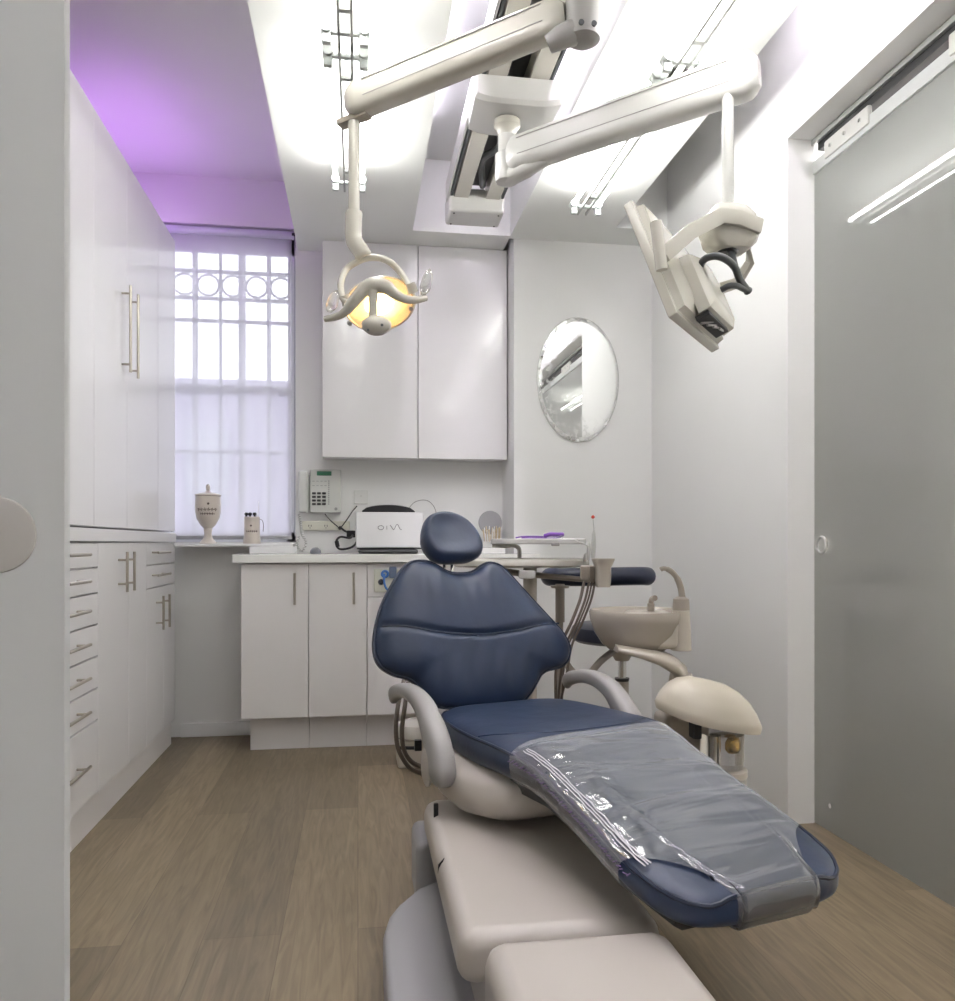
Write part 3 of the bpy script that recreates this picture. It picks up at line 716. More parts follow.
# wave-shaped handlebar
hp = [(325, 319, -.06, .008), (335, 317, -.075, .010), (345, 312, -.09, .012), (355, 300, -.10, .017), (365, 289, -.10, .020), (375, 285, -.10, .022), (386, 287, -.10, .020), (395, 294, -.095, .015), (405, 299, -.09, .012), (416, 300, -.08, .010), (426, 298, -.06, .0085)]
cpt = curve([at(x_, y_, lv+d_) for x_, y_, d_, r_ in hp], 6)
rr = [interp([(i*6,)+(h_[3],) for i, h_ in enumerate(hp)], k)[0] for k in range(len(cpt))]
MB().tube(cpt, rr, 14).build('handlebar', cream, lp)
MB().tube([at(373, 290, lv-.11), at(373, 305, lv-.105), at(373, 318, lv-.10)], [.014, .0105, .012], 14, flat=.6).build('centre_stem', cream, lp)
MB().lathe([(.006, -.024), (.030, -.022), (.040, -.008), (.041, .004), (.032, .016), (.014, .024)], at(376.5, 325, lv-.10), U(.12, .4, -.9), n=28, sy=.66).build('heat_shield', cream, lp)
m = MB()
for x_, y_ in ((368, 330), (382, 325)): m.cyl(at(x_, y_, lv-.118), at(x_, y_, lv-.128), .004, n=8)
m.build('vent_hole', darkgrey, lp)
for (x0_, y0_, x1_, y1_) in ((329, 312, 337, 290), (423, 295, 430, 269)):
    MB().tube(curve([at(x0_, y0_, lv-.06), at(x0_+(x1_-x0_)*.3, y0_+(y1_-y0_)*.3, lv-.06), at(x0_+(x1_-x0_)*.75, y0_+(y1_-y0_)*.75, lv-.06), at(x1_, y1_, lv-.06)], 4), [.007, .009, .012, .0145, .0155, .0155, .015, .014, .013, .011, .008, .005, .002], 14).build('handle_cover', handle_cover, lp)
#==================================================================== DENTAL CHAIR
A = W(.0625, 2.358, 0)
RZ = math.radians(16.0)
ch = thing('dental_chair', 'navy blue dental chair with butterfly backrest and film-covered leg rest', 'dental chair', (A.x, A.y, 0), RZ)
CM = XF[ch.name]; CI = CM.inverted()
rv = (CM.to_3x3()@Vector((1, 0, 0)))           # across
bv = (CM.to_3x3()@Vector((0, 1, 0)))           # towards the head end
# seat / leg rest table: s, centre x, half width, top z, thickness
ST = [(-.06, .03, .10, .500, .05), (-.045, .03, .16, .508, .075), (-.01, .03, .205, .515, .095), (.06, .03, .236, .520, .11), (.18, .032, .258, .523, .115), (.32, .034, .266, .527, .115),
      (.42, .03, .256, .528, .11), (.52, .024, .234, .518, .10), (.62, .015, .218, .502, .085), (.80, .0, .212, .468, .078), (.95, -.01, .212, .438, .078), (1.00, -.012, .206, .428, .078), (1.04, -.014, .196, .420, .076), (1.07, -.016, .178, .412, .070), (1.09, -.016, .155, .406, .06), (1.103, -.016, .115, .400, .045), (1.108, -.016, .07, .396, .032)]
def seat_pt(s, a, off=0, nx=3.4):
    c0, w, zt2, th = interp(ST, s)
    ca, sa = math.cos(a), math.sin(a)
    x = c0+(w+off)*math.copysign(abs(ca)**(2/nx), ca)
    z = zt2-th/2+(th/2+off)*math.copysign(abs(sa)**(2/nx), sa)
    if sa > 0: z -= .008*(1-(abs(x-c0)/w)**2) if s < .5 else 0
    return Vector((x, -s, z))
m = MB(); rings = []
ss = [-.06+1.168*((i/70)) for i in range(71)]
ss = sorted(set([round(v_, 4) for v_ in ss]+[1.08, 1.0965, 1.1, 1.105, -.05]))
for s_ in ss: rings.append([seat_pt(s_, 2*PI*k/40) for k in range(40)])
m.loft(rings).build('seat_cushion', navy, ch, local=True, ang=60)
seatc = [o for o in ch.children][-1] if ch.children else None
# piping round both edges
def edge_pipe(a_r, nm):
    m = MB()
    m.tube([seat_pt(s_, a_r, .001) for s_ in ss if s_ > -.04 and s_ < 1.10]+[seat_pt(1.10, a_r+(PI-2*a_r)*k/14, .001) for k in range(1, 14)]+[seat_pt(s_, PI-a_r, .001) for s_ in ss[::-1] if s_ > -.04 and s_ < 1.10], .0042, 6)
    return m.build(nm, navy_d, ch, local=True)
edge_pipe(.33, 'piping')
# seam over the knee
MB().tube([seat_pt(.33+.10*math.sin(PI*k/20), .45+(PI-.9)*k/20, .0004) for k in range(21)], .0018, 6).build('knee_seam', navy, ch, local=True)
# film
m = MB(); NS, NA = 110, 64; NOSE = [(0, 1.07, .0055, 0), (.15, 1.092, .003, 0), (.28, 1.108, -.006, 0), (.40, 1.1145, -.022, 0), (.55, 1.1145, -.040, 0), (.68, 1.108, -.060, 0), (.80, 1.092, -.075, 0), (1.0, 1.05, -.078, 0)]
rows = []
for i in range(NS+1):
    row = []
    for j in range(NA+1):
        a = -.30+(PI+.60)*j/NA
        s0 = .40+.11*(j/NA)
        p_ = seat_pt(1.07, a); x_ = abs(p_.x+.016)
        q1 = 1-((x_-.26)/.175)**2
        sb = 1.13-.21*math.sqrt(q1) if q1 > 0 else 1.13
        qm = sb if sb < 1.07 else 1.07+(sb-1.07)/.06*.16
        q_ = s0+(qm-s0)*i/NS
        w_ = .0026*mnoise.noise(Vector((math.cos(a)*2.0, q_*20, 3)))+.0018*mnoise.noise(Vector((math.cos(a)*5, q_*9, 9)))
        if q_ <= 1.07: p = seat_pt(q_, a, .0055+w_)
        else:
            sN, dz, _z = interp(NOSE, (q_-1.07)/.16); p = Vector((p_.x, -sN, .412+dz))
        row.append(m.bm.verts.new(p))
    rows.append(row)
for i in range(NS):
    for j in range(NA):
        m.bm.faces.new((rows[i][j], rows[i][j+1], rows[i+1][j+1], rows[i+1][j]))
fl = m.build('protective_film', film, ch, local=True, ang=80)
fl['label'] = 'wrinkled clear protective film'
# glossy folded hem and printing on the film's left side
m = MB()
for off_ in (0, .010, .018):
    m.tube([seat_pt(.52+.47*k/40, PI-.62-off_*7+.03*mnoise.noise(Vector((k*.5, off_*90, 0))), .009) for k in range(41)], .0016, 5)
m.build('film_fold', mat('film_fold_gloss', (.86, .85, .90), .08, coat=1), fl, local=True)
m = MB()
for k in range(46):
    s_ = .50+k*.0105; L_ = .006+.008*((k*7) % 5)/5
    m.tube([seat_pt(s_, PI-.10, .009), seat_pt(s_+L_, PI-.10-.10*(((k*3) % 4)/4+.4), .009)], .0012, 4)
m.build('film_print', mat('violet_print', (.16, .10, .24), .4), fl, local=True)
# under-structure of the leg rest
rings = []
for s_ in [.45, .5, .6, .7, .8, .9, 1.0, 1.03]:
    c0, w, zt2, th = interp(ST, s_); zz = zt2-th; k = min(1, (1.09-s_)/.08)
    w2 = w*(.88 if s_ < 1.0 else .80)
    rings.append([Vector((c0+x_*w2, -s_, zz+z_)) for x_, z_ in ((-1, .01), (-1, -.012), (-.9, -.022), (.9, -.022), (1, -.012), (1, .01))])
MB().loft(rings).build('leg_rest_pan', mat('charcoal_pan', (.05, .052, .05), .5), ch, local=True)
# backrest -- outline measured on the leaning plane of the backrest
lean = math.radians(20)
bp0 = A+bv*.065+Vector((0, 0, .475))
upv = (Vector((0, 0, 1))*math.cos(lean)+bv*math.sin(lean)).normalized()
bn = rv.cross(upv).normalized()
if bn.dot(-bv) < 0: bn = -bn                    # faces the camera / patient
outl = [(404, 565), (411, 561), (419, 560), (428, 561), (438, 566), (446, 570.5), (454, 572.5), (466, 572.5), (474, 570), (481, 565), (488, 562), (496, 563), (503, 567), (512, 576), (521, 586), (541, 608), (556, 624), (563, 632), (569, 642), (571, 650), (569, 660), (563, 666.5), (556, 669), (548, 671), (542, 675), (538, 682), (533, 691), (527, 699), (521, 704), (512, 707), (495, 709), (473, 710), (450, 709.5), (438, 708), (430, 704.5), (423, 698), (417, 688), (412, 682), (405, 678.5), (396, 676.5), (388, 673), (380, 667.5), (375, 660), (372.6, 650), (372.2, 640), (374, 626), (378, 610), (383, 598), (390, 585), (397, 573)]
def toBR(x_, y_):
    p = onP(x_, y_, bp0, bn)-bp0
    return p.dot(rv), p.dot(upv)
o2 = [toBR(*p) for p in outl]
cen = Vector((toBR(472, 640)[0], toBR(472, 640)[1], 0))
oc = [cen+(p-cen)*.985 for p in curve([Vector((a, b_2, 0)) for a, b_2 in o2+[o2[0]]], 4)[:-1]]
def br(p, d): return bp0+rv*p.x+upv*p.y+bn*d
seam2 = [toBR(x_, y_) for x_, y_ in ((372, 627), (400, 629), (430, 635), (450, 637), (480, 637.5), (510, 634), (535, 628), (560, 623))]
seam_tab = [(a, b_2) for a, b_2 in seam2]
def puff(p, t):
    d = .052*(max(0, 1-t**3.2))**.5
    # channel along the seam, hollow in the middle, soft gathers running down
    sy = interp(seam_tab, p.x)[0]
    d -= .012*math.exp(-((p.y-sy)/.010)**2)*(1 if t < .97 else 0)
    d += .010*min(1, abs(p.x-cen.x)/.2)*(1-t**4)
    g = .0035*math.sin((p.x-cen.x)*90+2*math.sin(p.y*18))*math.exp(-((p.y-.08)/.09)**2)
    g += .003*math.sin((p.x-cen.x)*110)*math.exp(-((p.y-.40)/.05)**2)
    g += .0035*mnoise.noise(Vector((p.x*16, p.y*6, 1)))
    return d+g*(1-t**3)
m = MB(); NR = 34; n = len(oc)
front = []; 
for r_ in range(NR):
    t_ = (1-(r_/NR)) if r_ < NR else 0
    t_ = 1-(r_/(NR-1))**1.0*.97
    front.append([m.bm.verts.new(br(cen+(p-cen)*t_, puff(cen+(p-cen)*t_, t_))) for p in oc])
for a, b2 in zip(front, front[1:]):
    for i in range(n): m.bm.faces.new((a[i], a[(i+1) % n], b2[(i+1) % n], b2[i]))
m.bm.faces.new(front[-1])
back = []
for t_, d_ in ((1, -.006), (1.0, -.022), (.97, -.036), (.9, -.045), (.5, -.05), (.05, -.05)):
    back.append([m.bm.verts.new(br(cen+(p-cen)*t_, d_)) for p in oc])
for a, b2 in zip([front[0]]+back, back):
    for i in range(n): m.bm.faces.new((a[i], b2[i], b2[(i+1) % n], a[(i+1) % n]))
m.bm.faces.new(back[-1][::-1])
bk_ = m.build('backrest_cushion', navy, ch, ang=75)
m = MB(); m.tube([br(cen+(p-cen)*1.0, .002) for p in oc]+[br(oc[0], .002)], .0048, 8, cap=False)
m.build('piping', navy_d, bk_)
xs_ = [seam2[0][0]+.008+(seam2[-1][0]-seam2[0][0]-.014)*k/40 for k in range(41)]
def tparam(p):
    # radial parameter of p inside the outline
    d = p-cen; best = 1
    ang = math.atan2(d.y, d.x)
    bl = 9
    for q_ in oc:
        e_ = q_-cen; da = abs((math.atan2(e_.y, e_.x)-ang+PI) % (2*PI)-PI)
        if da < bl: bl = da; best = d.length/e_.length
    return min(best, 1)
sp_ = []
for x_ in xs_:
    p = Vector((x_, interp(seam_tab, x_)[0], 0)); t_ = tparam(p); sp_.append(br(p, puff(p, t_)+.001))
MB().tube(sp_, .003, 6).build('seam', navy_d, bk_)
# backrest frame and headrest
m = MB()
m.tube([br(Vector((cen.x, -.10, 0)), -.06), br(Vector((cen.x, .20, 0)), -.062), br(Vector((cen.x, .42, 0)), -.055)], [.05, .06, .035], 12, flat=.5)
m.build('back_frame', beige, ch)
m = MB()
for dx in (-.014, .014): m.tube([br(Vector((toBR(449, 570)[0]+dx, toBR(449, 575)[1]-.08, 0)), -.055), br(Vector((toBR(452, 550)[0]+dx, toBR(452, 548)[1], 0)), -.03)], .0065, 10)
m.build('headrest_bar', chrome, ch)
hr = [(421, 540), (421.5, 528), (425, 519), (433, 514.5), (444, 513.5), (455, 516), (466, 522), (475, 531), (481, 541), (483, 549), (481, 556), (474, 560), (464, 562), (450, 562.5), (438, 561), (430, 556), (424, 548)]
hpl = bp0+upv*.50+bn*.02
hn = (bn*math.cos(.18)+Vector((0, 0, 1))*math.sin(.18)).normalized()
hup = (upv-hn*upv.dot(hn)).normalized(); hrt = hup.cross(hn); 
if hrt.dot(rv) < 0: hrt = -hrt
def toH(x_, y_):
    p = onP(x_, y_, hpl, hn)-hpl; return Vector((p.dot(hrt), p.dot(hup), 0))
ho = curve([toH(*p) for p in hr+[hr[0]]], 4)[:-1]; hc = toH(447, 533)
m = MB(); rings = []
for t_, d_ in ((.04, -.052), (.5, -.052), (.85, -.045), (.96, -.03), (1, -.01), (1.0, .004), (.975, .016), (.92, .026), (.84, .031), (.76, .031), (.6, .027), (.4, .024), (.2, .023), (.04, .023)):
    rings.append([hpl+hrt*(hc+(p-hc)*t_*.97).x+hup*(hc+(p-hc)*t_*.97).y+hn*d_ for p in ho])
MB.loft(m, rings).build('headrest_cushion', navy, ch, ang=80)
# seat shell (bowl)
rings = []
for (s_, w, z1_, z0_) in ((.0, .12, .44, .40), (.03, .20, .445, .36), (.10, .255, .45, .325), (.2, .275, .45, .305), (.32, .275, .445, .30), (.42, .25, .44, .315), (.48, .21, .435, .34), (.51, .17, .43, .37)):
    r = []
    for k in range(28):
        a = 2*PI*k/28; ca, sa = math.cos(a), math.sin(a)
        r.append(Vector((w*math.copysign(abs(ca)**.5, ca), -s_, (z0_+z1_)/2+(z1_-z0_)/2*math.copysign(abs(sa)**.6, sa))))
    rings.append(r)
MB().loft(rings).build('seat_shell', beige_l, ch, local=True, ang=60)
# armrests: swoosh shaped
def armrest(side):
    X = .292*side
    P_ = [(-.105, .527, .012, .019), (-.085, .545, .018, .021), (-.04, .560, .020, .021), (.02, .570, .021, .021), (.09, .568, .023, .023), (.155, .55, .026, .027), (.205, .515, .029, .032), (.24, .48, .031, .040), (.262, .44, .032, .048), (.272, .405, .030, .050), (.272, .382, .02, .034)]
    pts = [Vector((X, -s_, z_)) for s_, z_, w_, h_ in P_]; cp = curve(pts, 4)
    ws = [interp([(i*4, p[2], p[3]) for i, p in enumerate(P_)], k) for k in range(len(cp))]
    rings = []
    for i, p in enumerate(cp):
        t2 = (cp[min(i+1, len(cp)-1)]-cp[max(i-1, 0)]).normalized(); sx_ = Vector((1, 0, 0)); nn = sx_.cross(t2)
        w_, h_ = ws[i]
        rings.append([p+sx_*w_*math.copysign(abs(math.cos(a))**.7, math.cos(a))+nn*h_*math.copysign(abs(math.sin(a))**.7, math.sin(a)) for a in [2*PI*k/20 for k in range(20)]])
    o = MB().loft(rings).build('armrest', greyp, ch, local=True, ang=60)
    m = MB(); m.lathe([(.034, 0), (.034, .006), (.028, .010), (.001, .011)], (X+side*.022, -.24, .42), (side, 0, 0), n=28, sx=1.5, sy=.95)
    m.lathe([(.022, 0), (.022, .004), (.001, .006)], (X+side*.006, -.185, .465), (side, 0, 0), n=24, sx=1.5, sy=.8)
    m.build('pivot_cap', beige_l, o, local=True)
    MB().cyl((X-side*.02, -.22, .40), (X-side*.10, -.22, .40), .026, n=20).build('arm_pivot', beige, o, local=True)
armrest(-1); armrest(1)
MB().cyl((-.02, -.25, .34), (-.02, -.25, .22), .11, .13, n=32).build('swivel_column', beige, ch, local=True)
# lift base: room-aligned covers
def rbox_loft(x0, x1, y0, y1, z0, z1, r=.03, par=None, name='cover', mt2=None, tilt=0, notch=None):
    m = MB(); m.box(x0, x1, y0, y1, z0, z1, r, 5)
    for v_ in m.bm.verts:
        t_ = (v_.co.y-y0)/(y1-y0); v_.co.z += tilt*t_ if v_.co.z > (z0+z1)/2 else 0
        if v_.co.z > (z0+z1)/2: v_.co.z += .006*(1-((v_.co.x-(x0+x1)/2)/((x1-x0)/2))**2)
    return m.build(name, mt2, par, ang=50)
rbox_loft(.172, .545, 1.37, 2.13, .205, .30, .033, ch, 'lift_cover', beige_l)
rbox_loft(.205, .53, .78, 1.325, .16, .318, .036, ch, 'foot_cover', beige_l)
rbox_loft(.22, .50, .95, 2.05, .04, .25, .02, ch, 'lift_frame', mat('taupe_frame', (.34, .31, .29), .5))
MB().prism([Vector((.1715, 1.72, .285)), Vector((.1715, 1.73, .262)), Vector((.185, 1.72, .299))], (0, .004, 0)).build('cover_notch', dark, ch)
rbox_loft(.150, .24, 2.09, 2.28, .02, .19, .02, ch, 'rear_skirt', skirt)
m = MB()
poly = [(.055, 1.15), (.055, 1.80), (.07, 1.88), (.10, 1.95), (.13, 1.975), (.165, 2.0), (.20, 2.07), (.50, 2.07), (.50, 1.15)]
m.prism([Vector((x_, y_, .0)) for x_, y_ in poly], (0, 0, .11), .016)
m.build('base_plate', skirt, ch, ang=50)
MB().box(.33, .40, 2.02, 2.13, .22, .34, .01).build('rear_link', beige, ch)
k0 = at(436, 793, 2.0)
MB().box(k0.x-.006, k0.x+.006, k0.y-.006, k0.y+.006, .292, .33, .003).build('hose_clip', black, ch)
#==================================================================== FLOOR JUNCTION BOX + HOSES (behind the left armrest)
jb = at(399, 735, 3.55)
t = thing('junction_box', 'small beige floor junction box with looping brown hoses behind the left armrest', 'junction box', (jb.x+.07, jb.y, 0))
MB().box(jb.x-.01, jb.x+.19, jb.y-.09, jb.y+.09, 0, .12, .015, 3).build('box', beige, t)
MB().lathe([(.10, -.01), (.112, .0), (.112, .02), (.095, .05), (.05, .065), (.001, .068)], (jb.x+.09, jb.y, .13), n=32).build('lid', cream, t)
hs_ = [[(404, 680, 2.75), (399, 700, 2.65), (396, 725, 2.6), (398, 748, 2.6), (408, 766, 2.62), (420, 773, 2.66), (432, 776, 2.7)],
       [(408, 683, 2.72), (405, 705, 2.63), (402, 730, 2.6), (404, 750, 2.6), (412, 762, 2.63), (425, 768, 2.66)]]
m = MB()
for h_ in hs_: m.tube(curve([at(*p) for p in h_]), .0075, 8)
m.build('hose', hosem, t)
m = MB(); m.tube([at(400, 748, 2.66), at(421, 748, 2.68)], .006, 8); m.box(-.012, .012, -.012, .012, -.018, .018, .003, mtx=Matrix.Translation(at(418, 745, 2.66))); m.build('hose_connector', black, t)
#==================================================================== CUSPIDOR UNIT
cv = 2.62
cu = thing('cuspidor', 'beige cuspidor basin with curved water spout beside the right wall', 'cuspidor', at(672, 700, cv+.02))
bc = at(637, 612, cv+.0); 
rings = []
prof = [(.170, .0), (.174, .006), (.173, -.006), (.162, -.035), (.140, -.065), (.105, -.092), (.065, -.10)]
m = MB()
prof2 = [(.02, -.075), (.07, -.07), (.12, -.05), (.150, -.02), (.164, .002), (.170, .006), (.174, .0), (.170, -.02), (.155, -.05), (.128, -.078), (.10, -.095), (.03, -.10)]
m.lathe([(a_1*.9, b_1*1.3) for a_1, b_1 in prof2], bc, n=44, sy=.95); m.build('bowl', mat('taupe_porcelain', (.36, .32, .275), .25, coat=.4), cu)
rot = Matrix.Rotation(-TH, 4, 'Z')
def cbox(px_l, px_r, y0_, y1_, v0_, v1_, r, name, mt2, par=cu):
    vm = v0_
    p0 = at(px_l, y1_, vm); p1 = at(px_r, y0_, vm)
    Mx = Matrix.Translation(Vector((p0.x, p0.y, 0)))@rot
    L_ = ((p1.x-p0.x)**2+(p1.y-p0.y)**2)**.5
    return MB().box(0, L_, 0, v1_-v0_, p0.z, p1.z, r, 4, mtx=Mx).build(name, mt2, par, ang=50)
cbox(634, 681, 614.5, 650, 2.52, 2.72, .02, 'basin_body', beige)
# sweeping tray under the basin down to the column
bar_pts = [at(613, 646, 2.58), at(635, 650, 2.58), at(655, 656, 2.57), at(672, 664, 2.56), at(683, 676, 2.55)]
rings = []
for i, p in enumerate(bar_pts):
    w_ = [.10, .13, .12, .09, .06][i]; h_ = [.012, .016, .022, .03, .04][i]
    rings.append([p+U(0, 0, 1)*w_*1.0*math.copysign(abs(math.cos(a))**.6, math.cos(a))+Vector((0, 0, 1))*h_*math.copysign(abs(math.sin(a))**.6, math.sin(a)) for a in [2*PI*k/20 for k in range(20)]])
MB().loft(rings).build('support_tray', beige, cu, ang=60)
ct = at(681, 650, 2.55)
MB().lathe([(.033, 0), (.031, .05), (.027, .13)], (ct.x, ct.y, ct.z), n=24).build('spout_column', beige, cu)
ct2 = Vector((ct.x, ct.y, ct.z+.128))
MB().lathe([(.0275, 0), (.025, .035), (.013, .042)], ct2, n=24).build('spout_collar', taupe, cu)
MB().tube(curve([at(682, 606, 2.55), at(681.5, 592, 2.55), at(678, 580, 2.55), at(672, 572, 2.54), at(665, 568.5, 2.53), at(660, 570, 2.53), at(659.5, 573, 2.53)]), [.012]*6+[.0105]*12+[.009]*12+[.0075]*10, 12).build('water_spout', taupe, cu)
MB().tube(curve([at(651, 612, 2.62), at(651, 603, 2.62), at(652, 599, 2.61), at(655, 598, 2.58)]), [.012]*8+[.009]*20, 10).lathe([(.03, 0), (.03, .004), (.01, .006)], at(651, 613, 2.62)).build('cup_filler', taupe, cu)
cl_ = at(681, 690, 2.58)
MB().lathe([(.05, .0), (.055, .12), (.05, .40), (.045, .50), (.035, .56)], (cl_.x, cl_.y, 0), n=28).build('column', beige, cu)
# filter / assistant cabinet with domed cap in front of it
dv = 2.36
du = thing('support_post', 'beige post with domed cap and clear filter bowl between leg rest and right wall', 'support post', (at(716, 700, dv).x, at(716, 700, dv).y, 0))
dc2 = at(708, 716, dv)
rings = []
for (t_, h_) in ((1.0, -.018), (1.03, 0), (1.0, .012), (.93, .035), (.8, .063), (.6, .088), (.35, .103), (.05, .108)):
    r = []
    for k in range(44):
        a = 2*PI*k/44; u_ = .152*math.cos(a)*t_; w_ = .10*math.sin(a)*t_
        z_ = h_ - .03*(math.cos(a)*t_) + .012*t_*max(0, -math.cos(a))**2
        r.append(dc2+U(1, 0, 0)*u_+U(0, 0, 1)*w_+Vector((0, 0, z_)))
    rings.append(r)
MB().loft(rings).build('domed_cap', mat('ivory_cap', (.56, .51, .42), .3, coat=.25), du, ang=60)
cc = at(722, 770, dv)
MB().lathe([(.09, 0), (.092, .10), (.085, .16), (.072, .20), (.068, .235)], (cc.x, cc.y, .06), n=32).lathe([(.088, 0), (.088, .07)], (cc.x, cc.y, 0), n=32).build('post_body', mat('grey_beige_post', (.42, .40, .37), .4), du)
zb_ = at(722, 752, dv).z
MB().lathe([(.06, 0), (.072, .012), (.072, .03), (.064, .036)], (cc.x, cc.y, .285), n=32).build('bowl_ring', beige, du)
MB().lathe([(.060, .03), (.063, .06), (.063, .135)], (cc.x, cc.y, .285), n=32).build('filter_bowl', clear, du)
m = MB(); m.cyl((cc.x-.03, cc.y-.02, .33), (cc.x-.03, cc.y-.02, .42), .016, n=16); m.build('valve', chrome, du)
m = MB(); m.lathe([(.012, 0), (.018, .01), (.018, .03), (.012, .045)], (cc.x+.015, cc.y-.025, .37), n=16); m.build('brass_fitting', brass, du)
k_ = at(680, 738, 2.40)
MB().box(k_.x-.05, k_.x+.09, k_.y-.02, k_.y+.10, .12, k_.z+.07, .02, 3).build('side_housing', beige, du)
k_ = at(700, 724, dv)
MB().box(k_.x-.045, k_.x-.02, k_.y-.06, k_.y-.02, k_.z-.03, k_.z+.015, .004).build('cap_latch', dark, du)
#==================================================================== STOOL
sv = 3.25
sc_ = at(622, 637, sv); sp0 = Vector((sc_.x, sc_.y, 0))
st = thing('stool', 'navy padded stool with curved arm support behind the cuspidor', 'stool', sp0)
MB().lathe([(.10, -.02), (.185, -.018), (.205, -.005), (.21, .02), (.20, .042), (.17, .055), (.08, .058), (.005, .056)], sc_, n=40).build('seat', navy_s, st)
MB().lathe([(.028, .0), (.06, .06), (.09, .075)], sc_-Vector((0, 0, .095)), n=24).build('seat_plate', beige, st)
MB().cyl((sp0.x, sp0.y, .18), (sp0.x, sp0.y, sc_.z-.08), .017, n=18).build('gas_rod', chrome, st)
MB().cyl((sp0.x, sp0.y, .10), (sp0.x, sp0.y, sc_.z-.17), .027, n=18).build('gas_cylinder', steel, st)
MB().lathe([(.028, 0), (.030, .012)], (sp0.x, sp0.y, sc_.z-.178)).build('cylinder_collar', black, st)
for k in range(5):
    a = 2*PI*k/5+.4; e_ = sp0+Vector((math.cos(a), math.sin(a), 0))*.24
    lg = MB().tube([sp0+Vector((0, 0, .12)), e_+Vector((0, 0, .07))], [.026, .016], 10).build('leg', chrome, st)
    MB().cyl(e_+Vector((-.012, 0, .028)), e_+Vector((.012, 0, .028)), .028, n=18).cyl(e_+Vector((0, 0, .03)), e_+Vector((0, 0, .075)), .008, n=8).build('caster', black, lg)
# body support: padded bar on a post joined by a curved tube
pb = at(560, 640, 3.25)
MB().tube(curve([sc_+Vector((0, 0, -.03)), at(602, 660, 3.15), at(588, 674, 3.12), at(574, 673, 3.12), at(561, 655, 3.2)]), .014, 12).build('curved_bracket', taupe, st)
MB().cyl((pb.x, pb.y, at(560, 705, 3.25).z), (pb.x, pb.y, at(560, 584, 3.25).z), .013, n=16).cyl((pb.x, pb.y, at(560, 622, 3.25).z), (pb.x, pb.y, at(560, 584, 3.25).z), .019, n=16).lathe([(.035, 0), (.04, .01)], (pb.x, pb.y, at(560, 588, 3.25).z), n=20).build('support_post', taupe, st)
m = MB(); bpts = curve([at(549, 577, 3.40), at(553, 577, 3.32), at(575, 577, 3.26), at(610, 576.5, 3.26), at(640, 576, 3.28), at(650, 576.5, 3.32)], 6)
m.tube(bpts, [.024, .034]+[.038]*(len(bpts)-4)+[.035, .022], 18); m.build('padded_bar', navy_s, st)
#==================================================================== DELIVERY TABLE behind the chair
tv = 3.05
dt = thing('delivery_unit', 'cream delivery table with instrument holder and hanging hoses behind the chair', 'delivery unit', (at(520, 600, tv).x, at(520, 600, tv).y, 0))
p_ = at(520, 562, tv)
rings = []
for (t_, z_) in ((.94, -.017), (1.0, -.010), (1.0, .008), (.96, .014), (.05, .015)):
    r = []
    for k in range(48):
        a = 2*PI*k/48; ca, sa = math.cos(a), math.sin(a)
        r.append(p_+U(1, 0, 0)*(.26*t_*math.copysign(abs(ca)**.55, ca))+U(0, 0, 1)*(.17*t_*math.copysign(abs(sa)**.7, sa))+Vector((0, 0, z_)))
    rings.append(r)
MB().loft(rings).build('table_top', cream, dt, ang=50)
m = MB(); m.tube([at(500, 571, tv-.02), at(545, 576, tv-.05), at(600, 581, tv-.12)], [.022, .018, .016], 12, flat=.6); m.build('underarm', taupe, dt)
MB().cyl(W((530-CX)/F*tv, tv, .0), W((530-CX)/F*tv, tv, p_.z-.01), .026, n=20).lathe([(.11, 0), (.11, .02), (.04, .05)], W((530-CX)/F*tv, tv, 0)).build('pedestal', beige, dt)
MB().box(-.03, .03, -.02, .02, -.02, .01, .005, mtx=Matrix.Translation(at(527, 573, tv-.15))@rot).build('latch_plate', offw, dt)
# holder
h0 = at(603, 573, 2.86)
Mx = Matrix.Translation(h0)@rot
rings = []
for (z_, k) in ((-.05, .78), (-.03, .86), (.02, .9), (.035, 1.1), (.045, 1.25), (.052, 1.28), (.052, .9)):
    rings.append([Mx@Vector((.031*k*math.copysign(abs(math.cos(a))**.5, math.cos(a)), .03*k*math.copysign(abs(math.sin(a))**.5, math.sin(a)), z_)) for a in [2*PI*i/24 for i in range(24)]])
MB().loft(rings).build('control_head', beige, dt, ang=50)
m = MB()
for i in range(3): m.lathe([(.010, -.03), (.017, -.02), (.018, .02), (.013, .024)], at(585+i*4.5, 572, 2.86+.035*i), n=16)
m.build('instrument_holder', taupe, dt)
for i, (x0_, y0_, x1_, y1_, r_) in enumerate(((593, 558, 594, 530, .010), (588.5, 560, 589, 541, .008), (585, 562, 586, 553, .009))):
    m = MB(); a0_ = at(x0_, y0_, 2.86+.03*i); a1_ = at(x1_, y1_, 2.86+.03*i)
    m.tube([a0_, a0_.lerp(a1_, .4), a0_.lerp(a1_, .85), a1_], [r_*.8, r_, r_*.7, r_*.3], 12)
    hp_ = m.build('handpiece', alum, dt)
m = MB(); m.tube([at(594, 531, 2.86), at(593, 519.5, 2.86)], .0015, 6); m.tube([at(590, 547, 2.80), at(576, 540, 2.78)], .0018, 6); m.build('instrument_tip', chrome, dt)
MB().lathe([(.003, -.006), (.008, 0), (.003, .006)], at(593, 517, 2.86), n=12).build('red_tip', redm, dt)
for i, (x0_, x1_, r_) in enumerate(((584, 561, .0058), (589, 566, .0045), (595, 572, .0045), (592, 568.5, .0035))):
    MB().tube(curve([at(x0_, 582, 2.86+.02*i), at(x0_-4, 600, 2.84+.02*i), at((x0_+x1_)/2-1, 622, 2.83+.02*i), at(x1_, 645, 2.84+.02*i), at(x1_-5, 672, 2.86), at(556+i*2, 705, 2.9)]), r_, 8).build('hose', hosem, dt)
